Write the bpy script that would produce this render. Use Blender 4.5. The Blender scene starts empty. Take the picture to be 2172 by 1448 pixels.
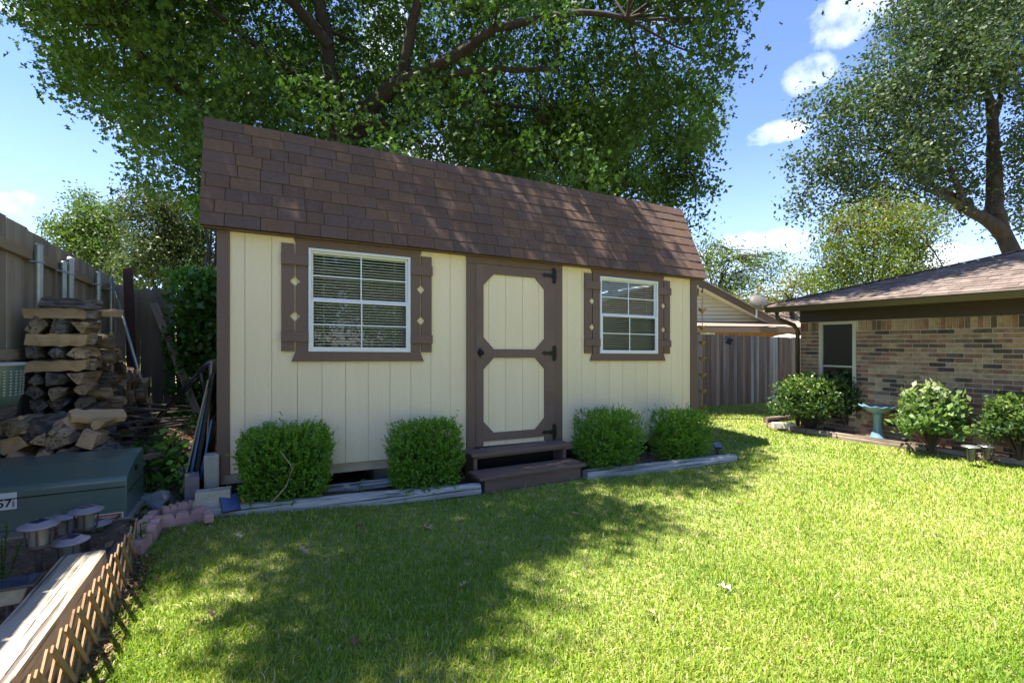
import bpy, bmesh, math, random
import numpy as np
from mathutils import Vector, Matrix
random.seed(7); RNG = np.random.default_rng(7)
sc = bpy.context.scene; COL = sc.collection
PI = math.pi
# ---------------------------------------------------------------- camera
F = 1040.0; CX = 1086.0; HY = 728.0; H = 1.45
cam = bpy.data.cameras.new('camera'); camo = bpy.data.objects.new('camera', cam); COL.objects.link(camo)
cam.sensor_width = 36; cam.lens = F / 2172 * 36; cam.shift_y = 4 / 2172; cam.clip_end = 2000; cam.clip_start = .05
camo.location = (0, 0, H); camo.rotation_euler = (PI / 2, 0, 0); sc.camera = camo
# ---------------------------------------------------------------- light
SUN = Vector((-.42, -.10, 1.0)).normalized()
SUN_EL = math.asin(SUN.z); SUN_AZ = math.atan2(SUN.x, SUN.y)
sc.view_settings.view_transform = 'Standard'; sc.view_settings.look = 'None'
sc.view_settings.gamma = 1; sc.view_settings.use_curve_mapping = False
sc.view_settings.exposure = 2.46
sun = bpy.data.lights.new('sun', 'SUN'); sun.energy = 3.0; sun.angle = math.radians(.53); sun.color = (1, .94, .84)
suno = bpy.data.objects.new('sun', sun); COL.objects.link(suno)
suno.rotation_euler = (-SUN).to_track_quat('-Z', 'Y').to_euler()
W = bpy.data.worlds.new('World'); sc.world = W; W.use_nodes = True
nt = W.node_tree; nt.nodes.clear()
def N(t, ty, **k):
    n = t.nodes.new(ty)
    for a, b in k.items(): setattr(n, a, b)
    return n
def M_(t, op, a, b=None, c=None, clamp=False):
    n = t.nodes.new('ShaderNodeMath'); n.operation = op; n.use_clamp = clamp
    for i, v in enumerate((a, b, c)):
        if v is None: continue
        if isinstance(v, (int, float)): n.inputs[i].default_value = v
        else: t.links.new(v, n.inputs[i])
    return n.outputs[0]
def build_world():
    t = nt; L = t.links.new
    sky = N(t, 'ShaderNodeTexSky', sky_type='NISHITA'); sky.sun_disc = False
    sky.sun_elevation = SUN_EL; sky.sun_rotation = SUN_AZ; sky.air_density = 1.0; sky.dust_density = .05; sky.ozone_density = 4.5
    tc = N(t, 'ShaderNodeTexCoord'); sp = N(t, 'ShaderNodeSeparateXYZ'); L(tc.outputs['Generated'], sp.inputs[0])
    x, y, z = sp.outputs
    az = M_(t, 'ARCTAN2', x, y); hl = M_(t, 'SQRT', M_(t, 'ADD', M_(t, 'MULTIPLY', x, x), M_(t, 'MULTIPLY', y, y)))
    el = M_(t, 'ARCTAN2', z, hl)
    nz = N(t, 'ShaderNodeTexNoise'); nz.inputs['Scale'].default_value = 6.5; nz.inputs['Detail'].default_value = 9; nz.inputs['Roughness'].default_value = .62
    L(tc.outputs['Generated'], nz.inputs['Vector'])
    # general broken cloud all round the sky (thicker to the horizon), plus the named cumulus
    nb = N(t, 'ShaderNodeTexNoise'); nb.inputs['Scale'].default_value = 2.3; nb.inputs['Detail'].default_value = 8; nb.inputs['Roughness'].default_value = .58
    mp = N(t, 'ShaderNodeMapping'); mp.inputs['Scale'].default_value = (1, 1, 2.6); mp.inputs['Location'].default_value = (3.1, 7.7, 1.2)
    L(tc.outputs['Generated'], mp.inputs[0]); L(mp.outputs[0], nb.inputs['Vector'])
    tot = M_(t, 'MULTIPLY', M_(t, 'SUBTRACT', nb.outputs[0], .66), 2.2)
    for px, py, rx, ry in ((1790, 30, 105, 54), (1720, 155, 66, 34), (1625, 288, 92, 22), (1545, 292, 60, 14), (60, 22, 110, 26), (150, 75, 60, 22),
                           (262, 265, 60, 20), (50, 435, 85, 32), (110, 470, 60, 30), (1640, 520, 110, 34), (1500, 560, 120, 30), (1950, 560, 150, 40), (820, 60, 60, 90), (1420, 20, 60, 30), (870, 350, 150, 60)):
        u = (px - CX) / F; v = (HY - py) / F
        a0 = math.atan(u); e0 = math.atan(v / math.hypot(1, u)); c2 = math.cos(a0)
        ra = rx / F * c2 * c2; re = ry / F * c2
        q = M_(t, 'ADD', M_(t, 'POWER', M_(t, 'ABSOLUTE', M_(t, 'MULTIPLY', M_(t, 'SUBTRACT', az, a0), 1 / ra)), 2),
               M_(t, 'POWER', M_(t, 'ABSOLUTE', M_(t, 'MULTIPLY', M_(t, 'SUBTRACT', el, e0), 1 / re)), 2))
        m = M_(t, 'MULTIPLY', M_(t, 'SUBTRACT', 1.25, q), .75)
        m = M_(t, 'MINIMUM', m, .6)
        m = M_(t, 'ADD', m, M_(t, 'MULTIPLY', M_(t, 'SUBTRACT', nz.outputs[0], .55), 4.6))
        tot = M_(t, 'MAXIMUM', tot, m)
    dens = M_(t, 'MULTIPLY', tot, 1.15, clamp=True)
    lp = M_(t, 'MULTIPLY', M_(t, 'SUBTRACT', .36, el), .8, clamp=True)      # pale air near the horizon
    hz = N(t, 'ShaderNodeMix', data_type='RGBA'); L(lp, hz.inputs[0])
    tn = N(t, 'ShaderNodeMix', data_type='RGBA', blend_type='MULTIPLY'); tn.inputs[0].default_value = 1; L(sky.outputs[0], tn.inputs[6]); tn.inputs[7].default_value = (.84, .82, .99, 1); L(tn.outputs[2], hz.inputs[6]); hz.inputs[7].default_value = (4.2, 5.0, 6.5, 1)
    g = N(t, 'ShaderNodeTexNoise'); g.inputs['Scale'].default_value = 11; g.inputs['Detail'].default_value = 5; L(tc.outputs['Generated'], g.inputs['Vector'])
    cr = N(t, 'ShaderNodeValToRGB'); cr.color_ramp.elements[0].position = .35; cr.color_ramp.elements[0].color = (4.3, 4.7, 5.5, 1)
    cr.color_ramp.elements[1].position = .6; cr.color_ramp.elements[1].color = (6.1, 6.2, 6.5, 1); L(g.outputs[0], cr.inputs[0])
    mx = N(t, 'ShaderNodeMix', data_type='RGBA'); L(M_(t, 'MULTIPLY', dens, .78), mx.inputs[0]); L(hz.outputs[2], mx.inputs[6]); L(cr.outputs[0], mx.inputs[7])
    bg = N(t, 'ShaderNodeBackground'); bg.inputs[1].default_value = .062
    L(mx.outputs[2], bg.inputs[0]); o = N(t, 'ShaderNodeOutputWorld'); L(bg.outputs[0], o.inputs[0])
build_world()
# ---------------------------------------------------------------- frames of reference
TH = .4815; CT, ST = math.cos(TH), math.sin(TH); X0, Y0 = -.4023, 5.2299; KZ = .0146   # the shed: origin at the hinge-free door jamb, yaw, out-of-level
def S2W(s, t, z=0): return Vector((X0 + CT * s - ST * t, Y0 + ST * s + CT * t, z))
def W2S(x, y): return (x - X0) * CT + (y - Y0) * ST, -(x - X0) * ST + (y - Y0) * CT
def at(px, Y, py): return Vector(((px - CX) / F * Y, Y, H - (py - HY) / F * Y))
def on(px, py, z=0.0):
    Y = F * (H - z) / (py - HY); return Vector(((px - CX) / F * Y, Y, z))
def ss(x, a, b):
    u = min(1, max(0, (x - a) / (b - a))); return u * u * (3 - 2 * u)
def ssn(x, a, b):
    u = np.clip((x - a) / (b - a), 0, 1); return u * u * (3 - 2 * u)
def hgt(x, y):
    x = np.asarray(x, float); y = np.asarray(y, float)
    s = (x - X0) * CT + (y - Y0) * ST; t = -(x - X0) * ST + (y - Y0) * CT
    h = .12 * ssn(-s, .3, 2.4) * ssn(t, -1.6, -.4) * (1 - ssn(t, .2, 1.5) * ssn(s, -2.6, -2.2))
    h = h + .32 * ssn(-s, 2.35, 3.0) * ssn(t, -.3, 1.0)
    h = h + .10 * ssn(-s, 2.78, 2.84) * (1 - ssn(t, -.6, .2)) * ssn(y, -.5, .5)
    return h
def hz(x, y): return float(hgt(x, y))
# ---------------------------------------------------------------- materials
MATS = {}
def mat(name, col, rough=.8, var=0.0, scale=6.0, col2=None, bump=0.0, bscale=60.0, stretch=(1, 1, 1), rnd=0.0, metal=0.0, coat=0.0, spec=.5, detail=6, objrnd_cols=None, crack=0):
    if name in MATS: return MATS[name]
    m = bpy.data.materials.new(name); m.use_nodes = True; t = m.node_tree; L = t.links.new
    b = t.nodes['Principled BSDF']; b.inputs['Roughness'].default_value = rough; b.inputs['Metallic'].default_value = metal
    b.inputs['Specular IOR Level'].default_value = spec
    if coat: b.inputs['Coat Weight'].default_value = coat
    tc = N(t, 'ShaderNodeTexCoord'); mp = N(t, 'ShaderNodeMapping'); mp.inputs['Scale'].default_value = stretch; L(tc.outputs['Object'], mp.inputs[0])
    oi = N(t, 'ShaderNodeObjectInfo')
    off = N(t, 'ShaderNodeVectorMath', operation='ADD'); L(mp.outputs[0], off.inputs[0])
    cmb = N(t, 'ShaderNodeCombineXYZ'); L(M_(t, 'MULTIPLY', oi.outputs['Random'], 37.0), cmb.inputs[0]); L(M_(t, 'MULTIPLY', oi.outputs['Random'], 91.0), cmb.inputs[2]); L(cmb.outputs[0], off.inputs[1])
    n = N(t, 'ShaderNodeTexNoise'); n.inputs['Scale'].default_value = scale; n.inputs['Detail'].default_value = detail; n.inputs['Roughness'].default_value = .65; L(off.outputs[0], n.inputs['Vector'])
    c2 = col2 or tuple(c * (1 - var) for c in col)
    if objrnd_cols:
        r = N(t, 'ShaderNodeValToRGB'); r.color_ramp.interpolation = 'CONSTANT'
        while len(r.color_ramp.elements) > 1: r.color_ramp.elements.remove(r.color_ramp.elements[-1])
        k = len(objrnd_cols)
        for i, c in enumerate(objrnd_cols):
            e = r.color_ramp.elements[0] if i == 0 else r.color_ramp.elements.new(i / k)
            e.position = i / k; e.color = (*c, 1)
        L(oi.outputs['Random'], r.inputs[0]); base = r.outputs[0]
    else:
        base = None
    mx = N(t, 'ShaderNodeMix', data_type='RGBA'); rr = N(t, 'ShaderNodeMapRange'); rr.inputs[1].default_value = .36; rr.inputs[2].default_value = .64; L(n.outputs[0], rr.inputs[0]); L(rr.outputs[0], mx.inputs[0])
    if base is not None:
        hs0 = N(t, 'ShaderNodeHueSaturation'); hs0.inputs['Value'].default_value = 1 - var; L(base, hs0.inputs['Color'])
        L(base, mx.inputs[6]); L(hs0.outputs[0], mx.inputs[7])
    else:
        mx.inputs[6].default_value = (*col, 1); mx.inputs[7].default_value = (*c2, 1)
    out = mx.outputs[2]
    if rnd:
        hs = N(t, 'ShaderNodeHueSaturation'); L(M_(t, 'ADD', M_(t, 'MULTIPLY', oi.outputs['Random'], 2 * rnd), 1 - rnd), hs.inputs['Value']); L(out, hs.inputs['Color']); out = hs.outputs[0]
    crk = None
    if crack:
        mc = N(t, 'ShaderNodeMapping'); mc.inputs['Scale'].default_value = tuple(.28 * q if q < .5 else q * 1.6 for q in stretch); L(tc.outputs['Object'], mc.inputs[0])
        oc = N(t, 'ShaderNodeVectorMath', operation='ADD'); L(mc.outputs[0], oc.inputs[0]); L(cmb.outputs[0], oc.inputs[1])
        nc = N(t, 'ShaderNodeTexNoise'); nc.inputs['Scale'].default_value = 34; nc.inputs['Detail'].default_value = 3; nc.inputs['Roughness'].default_value = .6; L(oc.outputs[0], nc.inputs['Vector'])
        crk = M_(t, 'MULTIPLY', M_(t, 'SUBTRACT', nc.outputs[0], .57), 11.0, clamp=True)
        mk = N(t, 'ShaderNodeMix', data_type='RGBA'); L(M_(t, 'MULTIPLY', crk, crack), mk.inputs[0]); L(out, mk.inputs[6]); mk.inputs[7].default_value = (.045, .035, .028, 1); out = mk.outputs[2]
    L(out, b.inputs['Base Color'])
    if bump:
        n2 = N(t, 'ShaderNodeTexNoise'); n2.inputs['Scale'].default_value = bscale; n2.inputs['Detail'].default_value = 5; L(off.outputs[0], n2.inputs['Vector'])
        bp = N(t, 'ShaderNodeBump'); bp.inputs['Strength'].default_value = bump; bp.inputs['Distance'].default_value = .01; L(n2.outputs[0] if crk is None else M_(t, 'SUBTRACT', n2.outputs[0], M_(t, 'MULTIPLY', crk, 1.5)), bp.inputs['Height']); L(bp.outputs[0], b.inputs['Normal'])
    MATS[name] = m; return m
def leafmat(name, cols, trans=.45, rough=.45, spec=.4, tcol=(1.0, 1.25, .35)):
    """foliage: colour by per-leaf tint attribute, diffuse + translucent + a little gloss"""
    m = bpy.data.materials.new(name); m.use_nodes = True; t = m.node_tree; L = t.links.new
    b = t.nodes['Principled BSDF']; o = t.nodes['Material Output']; b.inputs['Roughness'].default_value = rough; b.inputs['Specular IOR Level'].default_value = spec
    a = N(t, 'ShaderNodeAttribute', attribute_name='tint'); r = N(t, 'ShaderNodeValToRGB')
    while len(r.color_ramp.elements) > 1: r.color_ramp.elements.remove(r.color_ramp.elements[-1])
    for i, c in enumerate(cols):
        e = r.color_ramp.elements[0] if i == 0 else r.color_ramp.elements.new(i / (len(cols) - 1)); e.position = i / (len(cols) - 1); e.color = (*c, 1)
    L(a.outputs['Fac'], r.inputs[0]); L(r.outputs[0], b.inputs['Base Color'])
    tr = N(t, 'ShaderNodeBsdfTranslucent'); mm = N(t, 'ShaderNodeMix', data_type='RGBA', blend_type='MULTIPLY'); mm.inputs[0].default_value = 1
    L(r.outputs[0], mm.inputs[6]); mm.inputs[7].default_value = (*tcol, 1); L(mm.outputs[2], tr.inputs[0])
    ms = N(t, 'ShaderNodeMixShader'); ms.inputs[0].default_value = trans; L(b.outputs[0], ms.inputs[1]); L(tr.outputs[0], ms.inputs[2]); L(ms.outputs[0], o.inputs['Surface'])
    MATS[name] = m; return m
# ---------------------------------------------------------------- mesh builder
class MB:
    def __init__(s): s.v = []; s.f = []
    def add(s, vs, fs):
        o = len(s.v); s.v += [tuple(v) for v in vs]; s.f += [tuple(i + o for i in f) for f in fs]; return s
    def box(s, a, b, mtx=None):
        x0, y0, z0 = a; x1, y1, z1 = b
        vs = [(x0, y0, z0), (x1, y0, z0), (x1, y1, z0), (x0, y1, z0), (x0, y0, z1), (x1, y0, z1), (x1, y1, z1), (x0, y1, z1)]
        if mtx is not None: vs = [mtx @ Vector(v) for v in vs]
        return s.add(vs, [(0, 3, 2, 1), (4, 5, 6, 7), (0, 1, 5, 4), (1, 2, 6, 5), (2, 3, 7, 6), (3, 0, 4, 7)])
    def prism(s, poly, d0, d1, axis='y', mtx=None):
        """polygon (2-D) extruded along axis: 'y' -> (x,z) polygon; 'z' -> (x,y); 'x' -> (y,z)"""
        n = len(poly); vs = []
        for d in (d0, d1):
            for p, q in poly: vs.append({'y': (p, d, q), 'z': (p, q, d), 'x': (d, p, q)}[axis])
        if mtx is not None: vs = [mtx @ Vector(v) for v in vs]
        fs = [tuple(range(n))[::-1] if axis != 'y' else tuple(range(n)), tuple(range(n, 2 * n)) if axis != 'y' else tuple(range(n, 2 * n))[::-1]]
        for i in range(n):
            j = (i + 1) % n; fs.append((i, j, n + j, n + i) if axis != 'y' else (j, i, n + i, n + j))
        return s.add(vs, fs)
    def tube(s, pts, rad, n=8, cap=True):
        pts = [Vector(p) for p in pts]; rings = []
        if not hasattr(rad, '__len__'): rad = [rad] * len(pts)
        up = Vector((0, 0, 1))
        for i, p in enumerate(pts):
            d = (pts[min(i + 1, len(pts) - 1)] - pts[max(i - 1, 0)]).normalized()
            if abs(d.dot(up)) > .98: up2 = Vector((1, 0, 0))
            else: up2 = up
            a = d.cross(up2).normalized(); b = d.cross(a)
            rings.append([p + (a * math.cos(2 * PI * k / n) + b * math.sin(2 * PI * k / n)) * rad[i] for k in range(n)])
        o = len(s.v); s.v += [tuple(v) for r in rings for v in r]
        for i in range(len(rings) - 1):
            for k in range(n):
                k2 = (k + 1) % n; s.f.append((o + i * n + k, o + i * n + k2, o + (i + 1) * n + k2, o + (i + 1) * n + k))
        if cap:
            s.f.append(tuple(o + k for k in range(n))[::-1]); s.f.append(tuple(o + (len(rings) - 1) * n + k for k in range(n)))
        return s
    def lathe(s, prof, n=24, c=(0, 0, 0), wave=None):
        o = len(s.v)
        for i, (r, z) in enumerate(prof):
            for k in range(n):
                a = 2 * PI * k / n; rr, zz = (r, z) if wave is None else wave(i, a, r, z)
                s.v.append((c[0] + rr * math.cos(a), c[1] + rr * math.sin(a), c[2] + zz))
        for i in range(len(prof) - 1):
            for k in range(n):
                k2 = (k + 1) % n; s.f.append((o + i * n + k, o + i * n + k2, o + (i + 1) * n + k2, o + (i + 1) * n + k))
        return s
    def mesh(s, name):
        m = bpy.data.meshes.new(name); m.from_pydata(s.v, [], s.f); m.update(); return m
    def build(s, name, material, parent=None, warp=False, bevel=0, smooth=False, loc=None, fixn=True):
        if warp: s.v = [(x, y, z - KZ * x) for x, y, z in s.v]
        m = s.mesh(name); m.materials.append(material)
        if fixn or bevel:
            bm = bmesh.new(); bm.from_mesh(m); bmesh.ops.recalc_face_normals(bm, faces=bm.faces)
            if bevel:
                bmesh.ops.bevel(bm, geom=[e for e in bm.edges if e.calc_face_angle(0) > .5], offset=bevel, segments=2, affect='EDGES', profile=.7, clamp_overlap=True)
            bm.to_mesh(m); bm.free()
        if smooth: m.shade_smooth()
        o = bpy.data.objects.new(name, m); COL.objects.link(o)
        if parent: o.parent = parent
        if loc is not None: o.location = loc
        return o
def inst(name, me, parent=None, mtx=None):
    o = bpy.data.objects.new(name, me); COL.objects.link(o)
    if parent: o.parent = parent
    if mtx is not None: o.matrix_basis = mtx
    return o
def tag(o, label=None, cat=None, group=None, kind=None):
    if label: o['label'] = label
    if cat: o['category'] = cat
    if group: o['group'] = group
    if kind: o['kind'] = kind
    return o
def thing(name, label, cat, loc=(0, 0, 0), rz=0, group=None):
    o = bpy.data.objects.new(name, None); COL.objects.link(o); o.location = loc; o.rotation_euler = (0, 0, rz); o.empty_display_size = .1
    return tag(o, label, cat, group)
def rotz(a): return Matrix.Rotation(a, 4, 'Z')
def T(*v): return Matrix.Translation(Vector(v))
def bulk(name, V, Fc, material, parent=None, tint=None, loops=None):
    """fast mesh from numpy; Fc (n,k) faces of equal size"""
    m = bpy.data.meshes.new(name); nf, k = Fc.shape
    m.vertices.add(len(V)); m.vertices.foreach_set('co', V.astype(np.float32).ravel())
    m.loops.add(nf * k); m.loops.foreach_set('vertex_index', Fc.astype(np.int32).ravel())
    m.polygons.add(nf); m.polygons.foreach_set('loop_start', np.arange(0, nf * k, k, dtype=np.int32))
    if tint is not None:
        a = m.attributes.new('tint', 'FLOAT', 'POINT'); a.data.foreach_set('value', tint.astype(np.float32))
    m.update(); m.materials.append(material)
    o = bpy.data.objects.new(name, m); COL.objects.link(o)
    if parent: o.parent = parent
    return o
# leaf templates: (verts in leaf plane x=width, y=length, z=lift), triangles
LEAF2 = (np.array([(0, 0, 0), (.28, .5, .06), (-.28, .5, .06), (0, 1, 0)]), np.array([(0, 1, 2), (1, 3, 2)]))
LEAFF = (np.array([(0, 0, 0), (.33, .42, .08), (0, .5, 0), (-.33, .42, .08), (0, 1, -.05)]), np.array([(0, 1, 2), (0, 2, 3), (1, 4, 2), (2, 4, 3)]))
LOBED = (np.array([(0, -.1, 0), (.07, .2, 0), (.42, .28, .1), (.1, .5, 0), (.36, .8, .1), (0, 1.05, -.05), (-.36, .8, .1), (-.1, .5, 0), (-.42, .28, .1), (-.07, .2, 0)]),
         np.array([(0, 1, 9), (1, 2, 3), (9, 7, 8), (1, 3, 7), (1, 7, 9), (3, 4, 5), (7, 5, 6), (3, 5, 7)]))
def leaves(name, C, D, size, tmpl, material, parent=None, tint=None, up=None, flat=.0):
    """C centres (n,3), D length directions (n,3), size (n,)"""
    n = len(C); V, Fc = tmpl
    D = D / np.linalg.norm(D, axis=1, keepdims=True)
    R = RNG.normal(size=(n, 3)) if up is None else up + RNG.normal(size=(n, 3)) * flat
    A = np.cross(D, R); A /= np.linalg.norm(A, axis=1, keepdims=True) + 1e-9; B = np.cross(A, D)
    P = C[:, None, :] + size[:, None, None] * (V[None, :, 0:1] * A[:, None, :] + V[None, :, 1:2] * D[:, None, :] + V[None, :, 2:3] * B[:, None, :])
    k = len(V); FF = (Fc[None] + (np.arange(n) * k)[:, None, None]).reshape(-1, 3)
    if tint is None: tint = RNG.random(n)
    return bulk(name, P.reshape(-1, 3), FF, material, parent, np.repeat(tint, k))
def rdir(n, up=0.0):
    d = RNG.normal(size=(n, 3)); d /= np.linalg.norm(d, axis=1, keepdims=True); d[:, 2] += up; return d
# ---------------------------------------------------------------- palette
cream = mat('cream_paint', (.86, .71, .465), .75, .07, 3, bump=.5, bscale=110, stretch=(1, 1, .12))
brown = mat('brown_paint', (.155, .095, .070), .6, .12, 4, bump=.2, bscale=80, stretch=(1, 1, .15))
brownh = mat('brown_paint_worn', (.165, .105, .082), .62, .2, 5, bump=.3, bscale=60, stretch=(.15, 1, 1))
white = mat('white_vinyl', (.74, .75, .74), .4, .03)
black = mat('black_iron', (.012, .013, .015), .4, .1, metal=.3)
rooff = mat('dark_roof_deck', (.05, .035, .03), .9, .2)
shingle = mat('shed_shingle', (.1, .07, .06), .95, .22, 25, bump=.5, bscale=240, rnd=.10, objrnd_cols=[(.128, .074, .052), (.142, .080, .052), (.114, .070, .054), (.132, .077, .055), (.152, .086, .052), (.118, .073, .056), (.130, .076, .052)])
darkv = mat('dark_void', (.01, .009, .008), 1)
graywood = mat('grey_weathered_wood', (.42, .40, .36), .9, .5, 9, bump=.9, bscale=26, stretch=(.12, 1, 1))
tiewood = mat('bleached_tie_wood', (.50, .42, .32), .9, .35, 9, bump=1.0, bscale=22, stretch=(.1, 1, 1), detail=9, crack=.8)
woodraw = mat('raw_lumber', (.50, .42, .28), .85, .2, 5, bump=.3)
def boardmat(name, cols, var=.45, sc=5, st=(1, 1, .08), rnd=.2):
    return mat(name, cols[0], .9, var, sc, bump=.6, bscale=40, stretch=st, rnd=rnd, objrnd_cols=cols)
fenceL = boardmat('tall_fence_wood', [(.42, .34, .265), (.37, .30, .235), (.44, .365, .29), (.39, .32, .25)], .3)
fenceR = boardmat('rear_fence_wood', [(.44, .28, .165), (.54, .43, .31), (.33, .20, .12), (.48, .34, .22), (.56, .47, .36), (.36, .22, .14)], .6, 7, (1, 1, .05), .25)
fenceB = boardmat('old_fence_wood', [(.40, .30, .215), (.46, .36, .27), (.33, .25, .18)], .45)
railm = mat('fence_rail_wood', (.42, .32, .21), .9, .35, 6, bump=.5, stretch=(.1, .1, 1))
galv = mat('galvanised_steel', (.60, .65, .67), .38, .2, 9, metal=.75)
greenm = mat('dark_green_enamel', (.095, .15, .13), .36, .1, 3, coat=.25)
logm = mat('split_log_wood', (.3, .2, .12), .95, .55, 10, bump=1.0, bscale=34, crack=.7, stretch=(.15, 1, 1), rnd=.2, objrnd_cols=[(.58, .41, .26), (.47, .35, .24), (.36, .27, .19), (.64, .44, .26), (.24, .18, .13), (.50, .38, .27)])
paleLog = mat('fresh_log_wood', (.62, .42, .24), .95, .35, 7, bump=.6, stretch=(.12, 1, 1), rnd=.12)
bark = mat('log_bark', (.22, .19, .165), 1, .7, 16, crack=.8, bump=1.0, bscale=18, stretch=(.4, 1, 1), rnd=.2)
treebark = mat('tree_bark', (.058, .042, .033), .95, .5, 7, bump=.9, bscale=14, stretch=(1, 1, .4))
soil = mat('bed_soil', (.15, .105, .075), 1, .5, 12, bump=1, bscale=40)
conc = mat('pink_concrete', (.55, .33, .30), .95, .3, 8, bump=.5, bscale=90)
concg = mat('grey_concrete', (.30, .275, .245), .95, .3, 7, bump=.5, bscale=70)
concc = mat('cream_paver', (.46, .42, .34), .95, .2, 7, bump=.4)
lathm = mat('lattice_wood', (.44, .26, .13), .85, .35, 8, bump=.3, rnd=.12, stretch=(1, 1, .3))
taupe = mat('bronze_plastic', (.075, .062, .062), .42, .1)
capm = mat('solar_cap_plastic', (.30, .27, .31), .38, .08)
lensm = mat('ribbed_clear_plastic', (.22, .225, .20), .2, .2, 20, stretch=(4, 4, .1))
solarm = mat('solar_cell', (.035, .055, .11), .18, .2, 3, coat=.5)
# ---------------------------------------------------------------- ground
def build_ground():
    xs = np.concatenate([[-400, -120, -50, -25, -14], np.arange(-9, 9.01, .09), [12, 18, 30, 60, 150, 400]])
    ys = np.concatenate([[-300, -60, -20, -6], np.arange(-2, 12.01, .09), [14, 18, 25, 40, 80, 200, 600]])
    X, Y = np.meshgrid(xs, ys); Z = hgt(X, Y)
    Z = np.where((abs(X) > 10) | (Y > 12.5) | (Y < -3), 0.0, Z) + np.where(abs(X) < 10, .006 * np.sin(X * 3.1) * np.sin(Y * 2.7), 0)
    V = np.stack([X, Y, Z], -1).reshape(-1, 3); nx = len(xs); ny = len(ys)
    i = (np.arange(ny - 1)[:, None] * nx + np.arange(nx - 1)[None]).ravel()
    Fc = np.stack([i, i + 1, i + 1 + nx, i + nx], 1)
    m = mat('lawn_thatch', (.17, .21, .045), 1, .4, 14, col2=(.30, .28, .11), bump=1, bscale=80)
    o = bulk('ground', V, Fc, m); tag(o, kind='structure', label='lawn and soil underlying the whole garden')
def sheet(name, poly, m, lift=.006, res=.07, inside=None, label=None, kind='structure', rough=.0):
    """a soil sheet over the ground, following it; poly in world xy"""
    P = np.array(poly); x0, y0 = P.min(0); x1, y1 = P.max(0)
    xs = np.arange(x0, x1 + res, res); ys = np.arange(y0, y1 + res, res); X, Y = np.meshgrid(xs, ys)
    ins = inpoly(X, Y, poly); Z = hgt(X, Y) + lift + rough * RNG.random(X.shape)
    V = np.stack([X, Y, Z], -1).reshape(-1, 3); nx = len(xs); ny = len(ys)
    a = ins[:-1, :-1] & ins[1:, :-1] & ins[:-1, 1:] & ins[1:, 1:]
    i = (np.arange(ny - 1)[:, None] * nx + np.arange(nx - 1)[None])[a]
    Fc = np.stack([i, i + 1, i + 1 + nx, i + nx], 1)
    o = bulk(name, V, Fc, m); tag(o, kind=kind, label=label); return o
def inpoly(X, Y, poly):
    ins = np.zeros(np.shape(X), bool); n = len(poly)
    for i in range(n):
        (x1, y1), (x2, y2) = poly[i], poly[(i + 1) % n]
        c = ((y1 > Y) != (y2 > Y)) & (X < (x2 - x1) * (Y - y1) / ((y2 - y1) or 1e-9) + x1); ins ^= c
    return ins
build_ground()
XY = lambda v: (v[0], v[1])
# house bed line, shed bed line, lattice line (world)
HB0 = Vector((4.35, 8.33)); HBD = Vector((-.523, .852))
HOUSE = Vector((4.94, 8.40)); HA = Vector((.463, -.886)); HN = Vector((-.886, -.463))
bedL = [XY(S2W(-2.78, -6)), XY(S2W(-2.78, -.85)), XY(S2W(-2.42, -.42)), XY(S2W(-2.36, 0)), XY(S2W(-2.36, 3.9)), XY(S2W(-6, 3.9)), XY(S2W(-6, -6))]
bedS = [XY(S2W(-2.40, -.40)), XY(S2W(1.02, -.52)), XY(S2W(3.15, -.74)), XY(S2W(3.4, -.6)), XY(S2W(3.4, 2.5)), XY(S2W(-2.40, 2.5))]
bedH = [XY(HB0 + Vector((.15, .45))), XY(HB0), XY(HB0 - HBD * 5.6), XY(HB0 - HBD * 5.6 + Vector((1.6, .8))), (HOUSE.x + .3, HOUSE.y + .2)]
sheet('garden_soil', bedL, soil, .006, .06, label='brown soil and leaf litter in the left bed and behind', rough=.012)
sheet('flower_bed_soil', bedS, soil, .007, .06, label='mulched soil along the foot of the shed', rough=.012)
sheet('house_bed_soil', bedH, soil, .04, .06, label='dark soil of the bed along the brick house', rough=.012)
# ---------------------------------------------------------------- shed
shed = thing('garden_shed', 'cream timber garden shed with brown trim and a steep brown shingled roof', 'shed', (X0, Y0, 0), TH)
WT, WB, SB = 2.2924, 1.3524, 1.2614
W1 = (-1.6421, -.7023); W2 = (1.6508, 2.5893)
EZ = 2.3827; DT, DB = 2.2987, .3487
def P(n, mb, m, par=shed, bevel=0, **k): return mb.build(n, m, par, warp=True, bevel=bevel, **k)
# siding boards: one every .2083, each with its gap, openings cut out
g0 = -2.149; pit = .2085; xs = [-2.2636] + [g0 + pit * i for i in range(0, 26) if g0 + pit * i < 3.18] + [3.206]
openings = [(W1[0], W1[1], WB, WT), (W2[0], W2[1], WB, WT), (-.02, 1.02, 0, DT)]
for i in range(len(xs) - 1):
    a, b = xs[i] + .0018, xs[i + 1] - .0018; cuts = [a] + [c for o in openings for c in o[:2] if a < c < b] + [b]; cuts.sort(); cells = []
    for u, v in zip(cuts, cuts[1:]):
        mid = (u + v) / 2; segs = [(.3055, EZ + .06)]
        for o in openings:
            if o[0] < mid < o[1]:
                segs = [q for (p, r) in segs for q in ((p, min(r, o[2])), (max(p, o[3]), r)) if q[1] - q[0] > .01]
        for p, r in segs: cells.append((u, v, p, r))
    for lowc in (True, False):
        cc = [c for c in cells if (c[2] < .4) == lowc]
        if cc: mb = MB(); [mb.box((u, 0, p), (v, .012, r)) for u, v, p, r in cc]; P('siding_board', mb, cream)
mb = MB()
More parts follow.
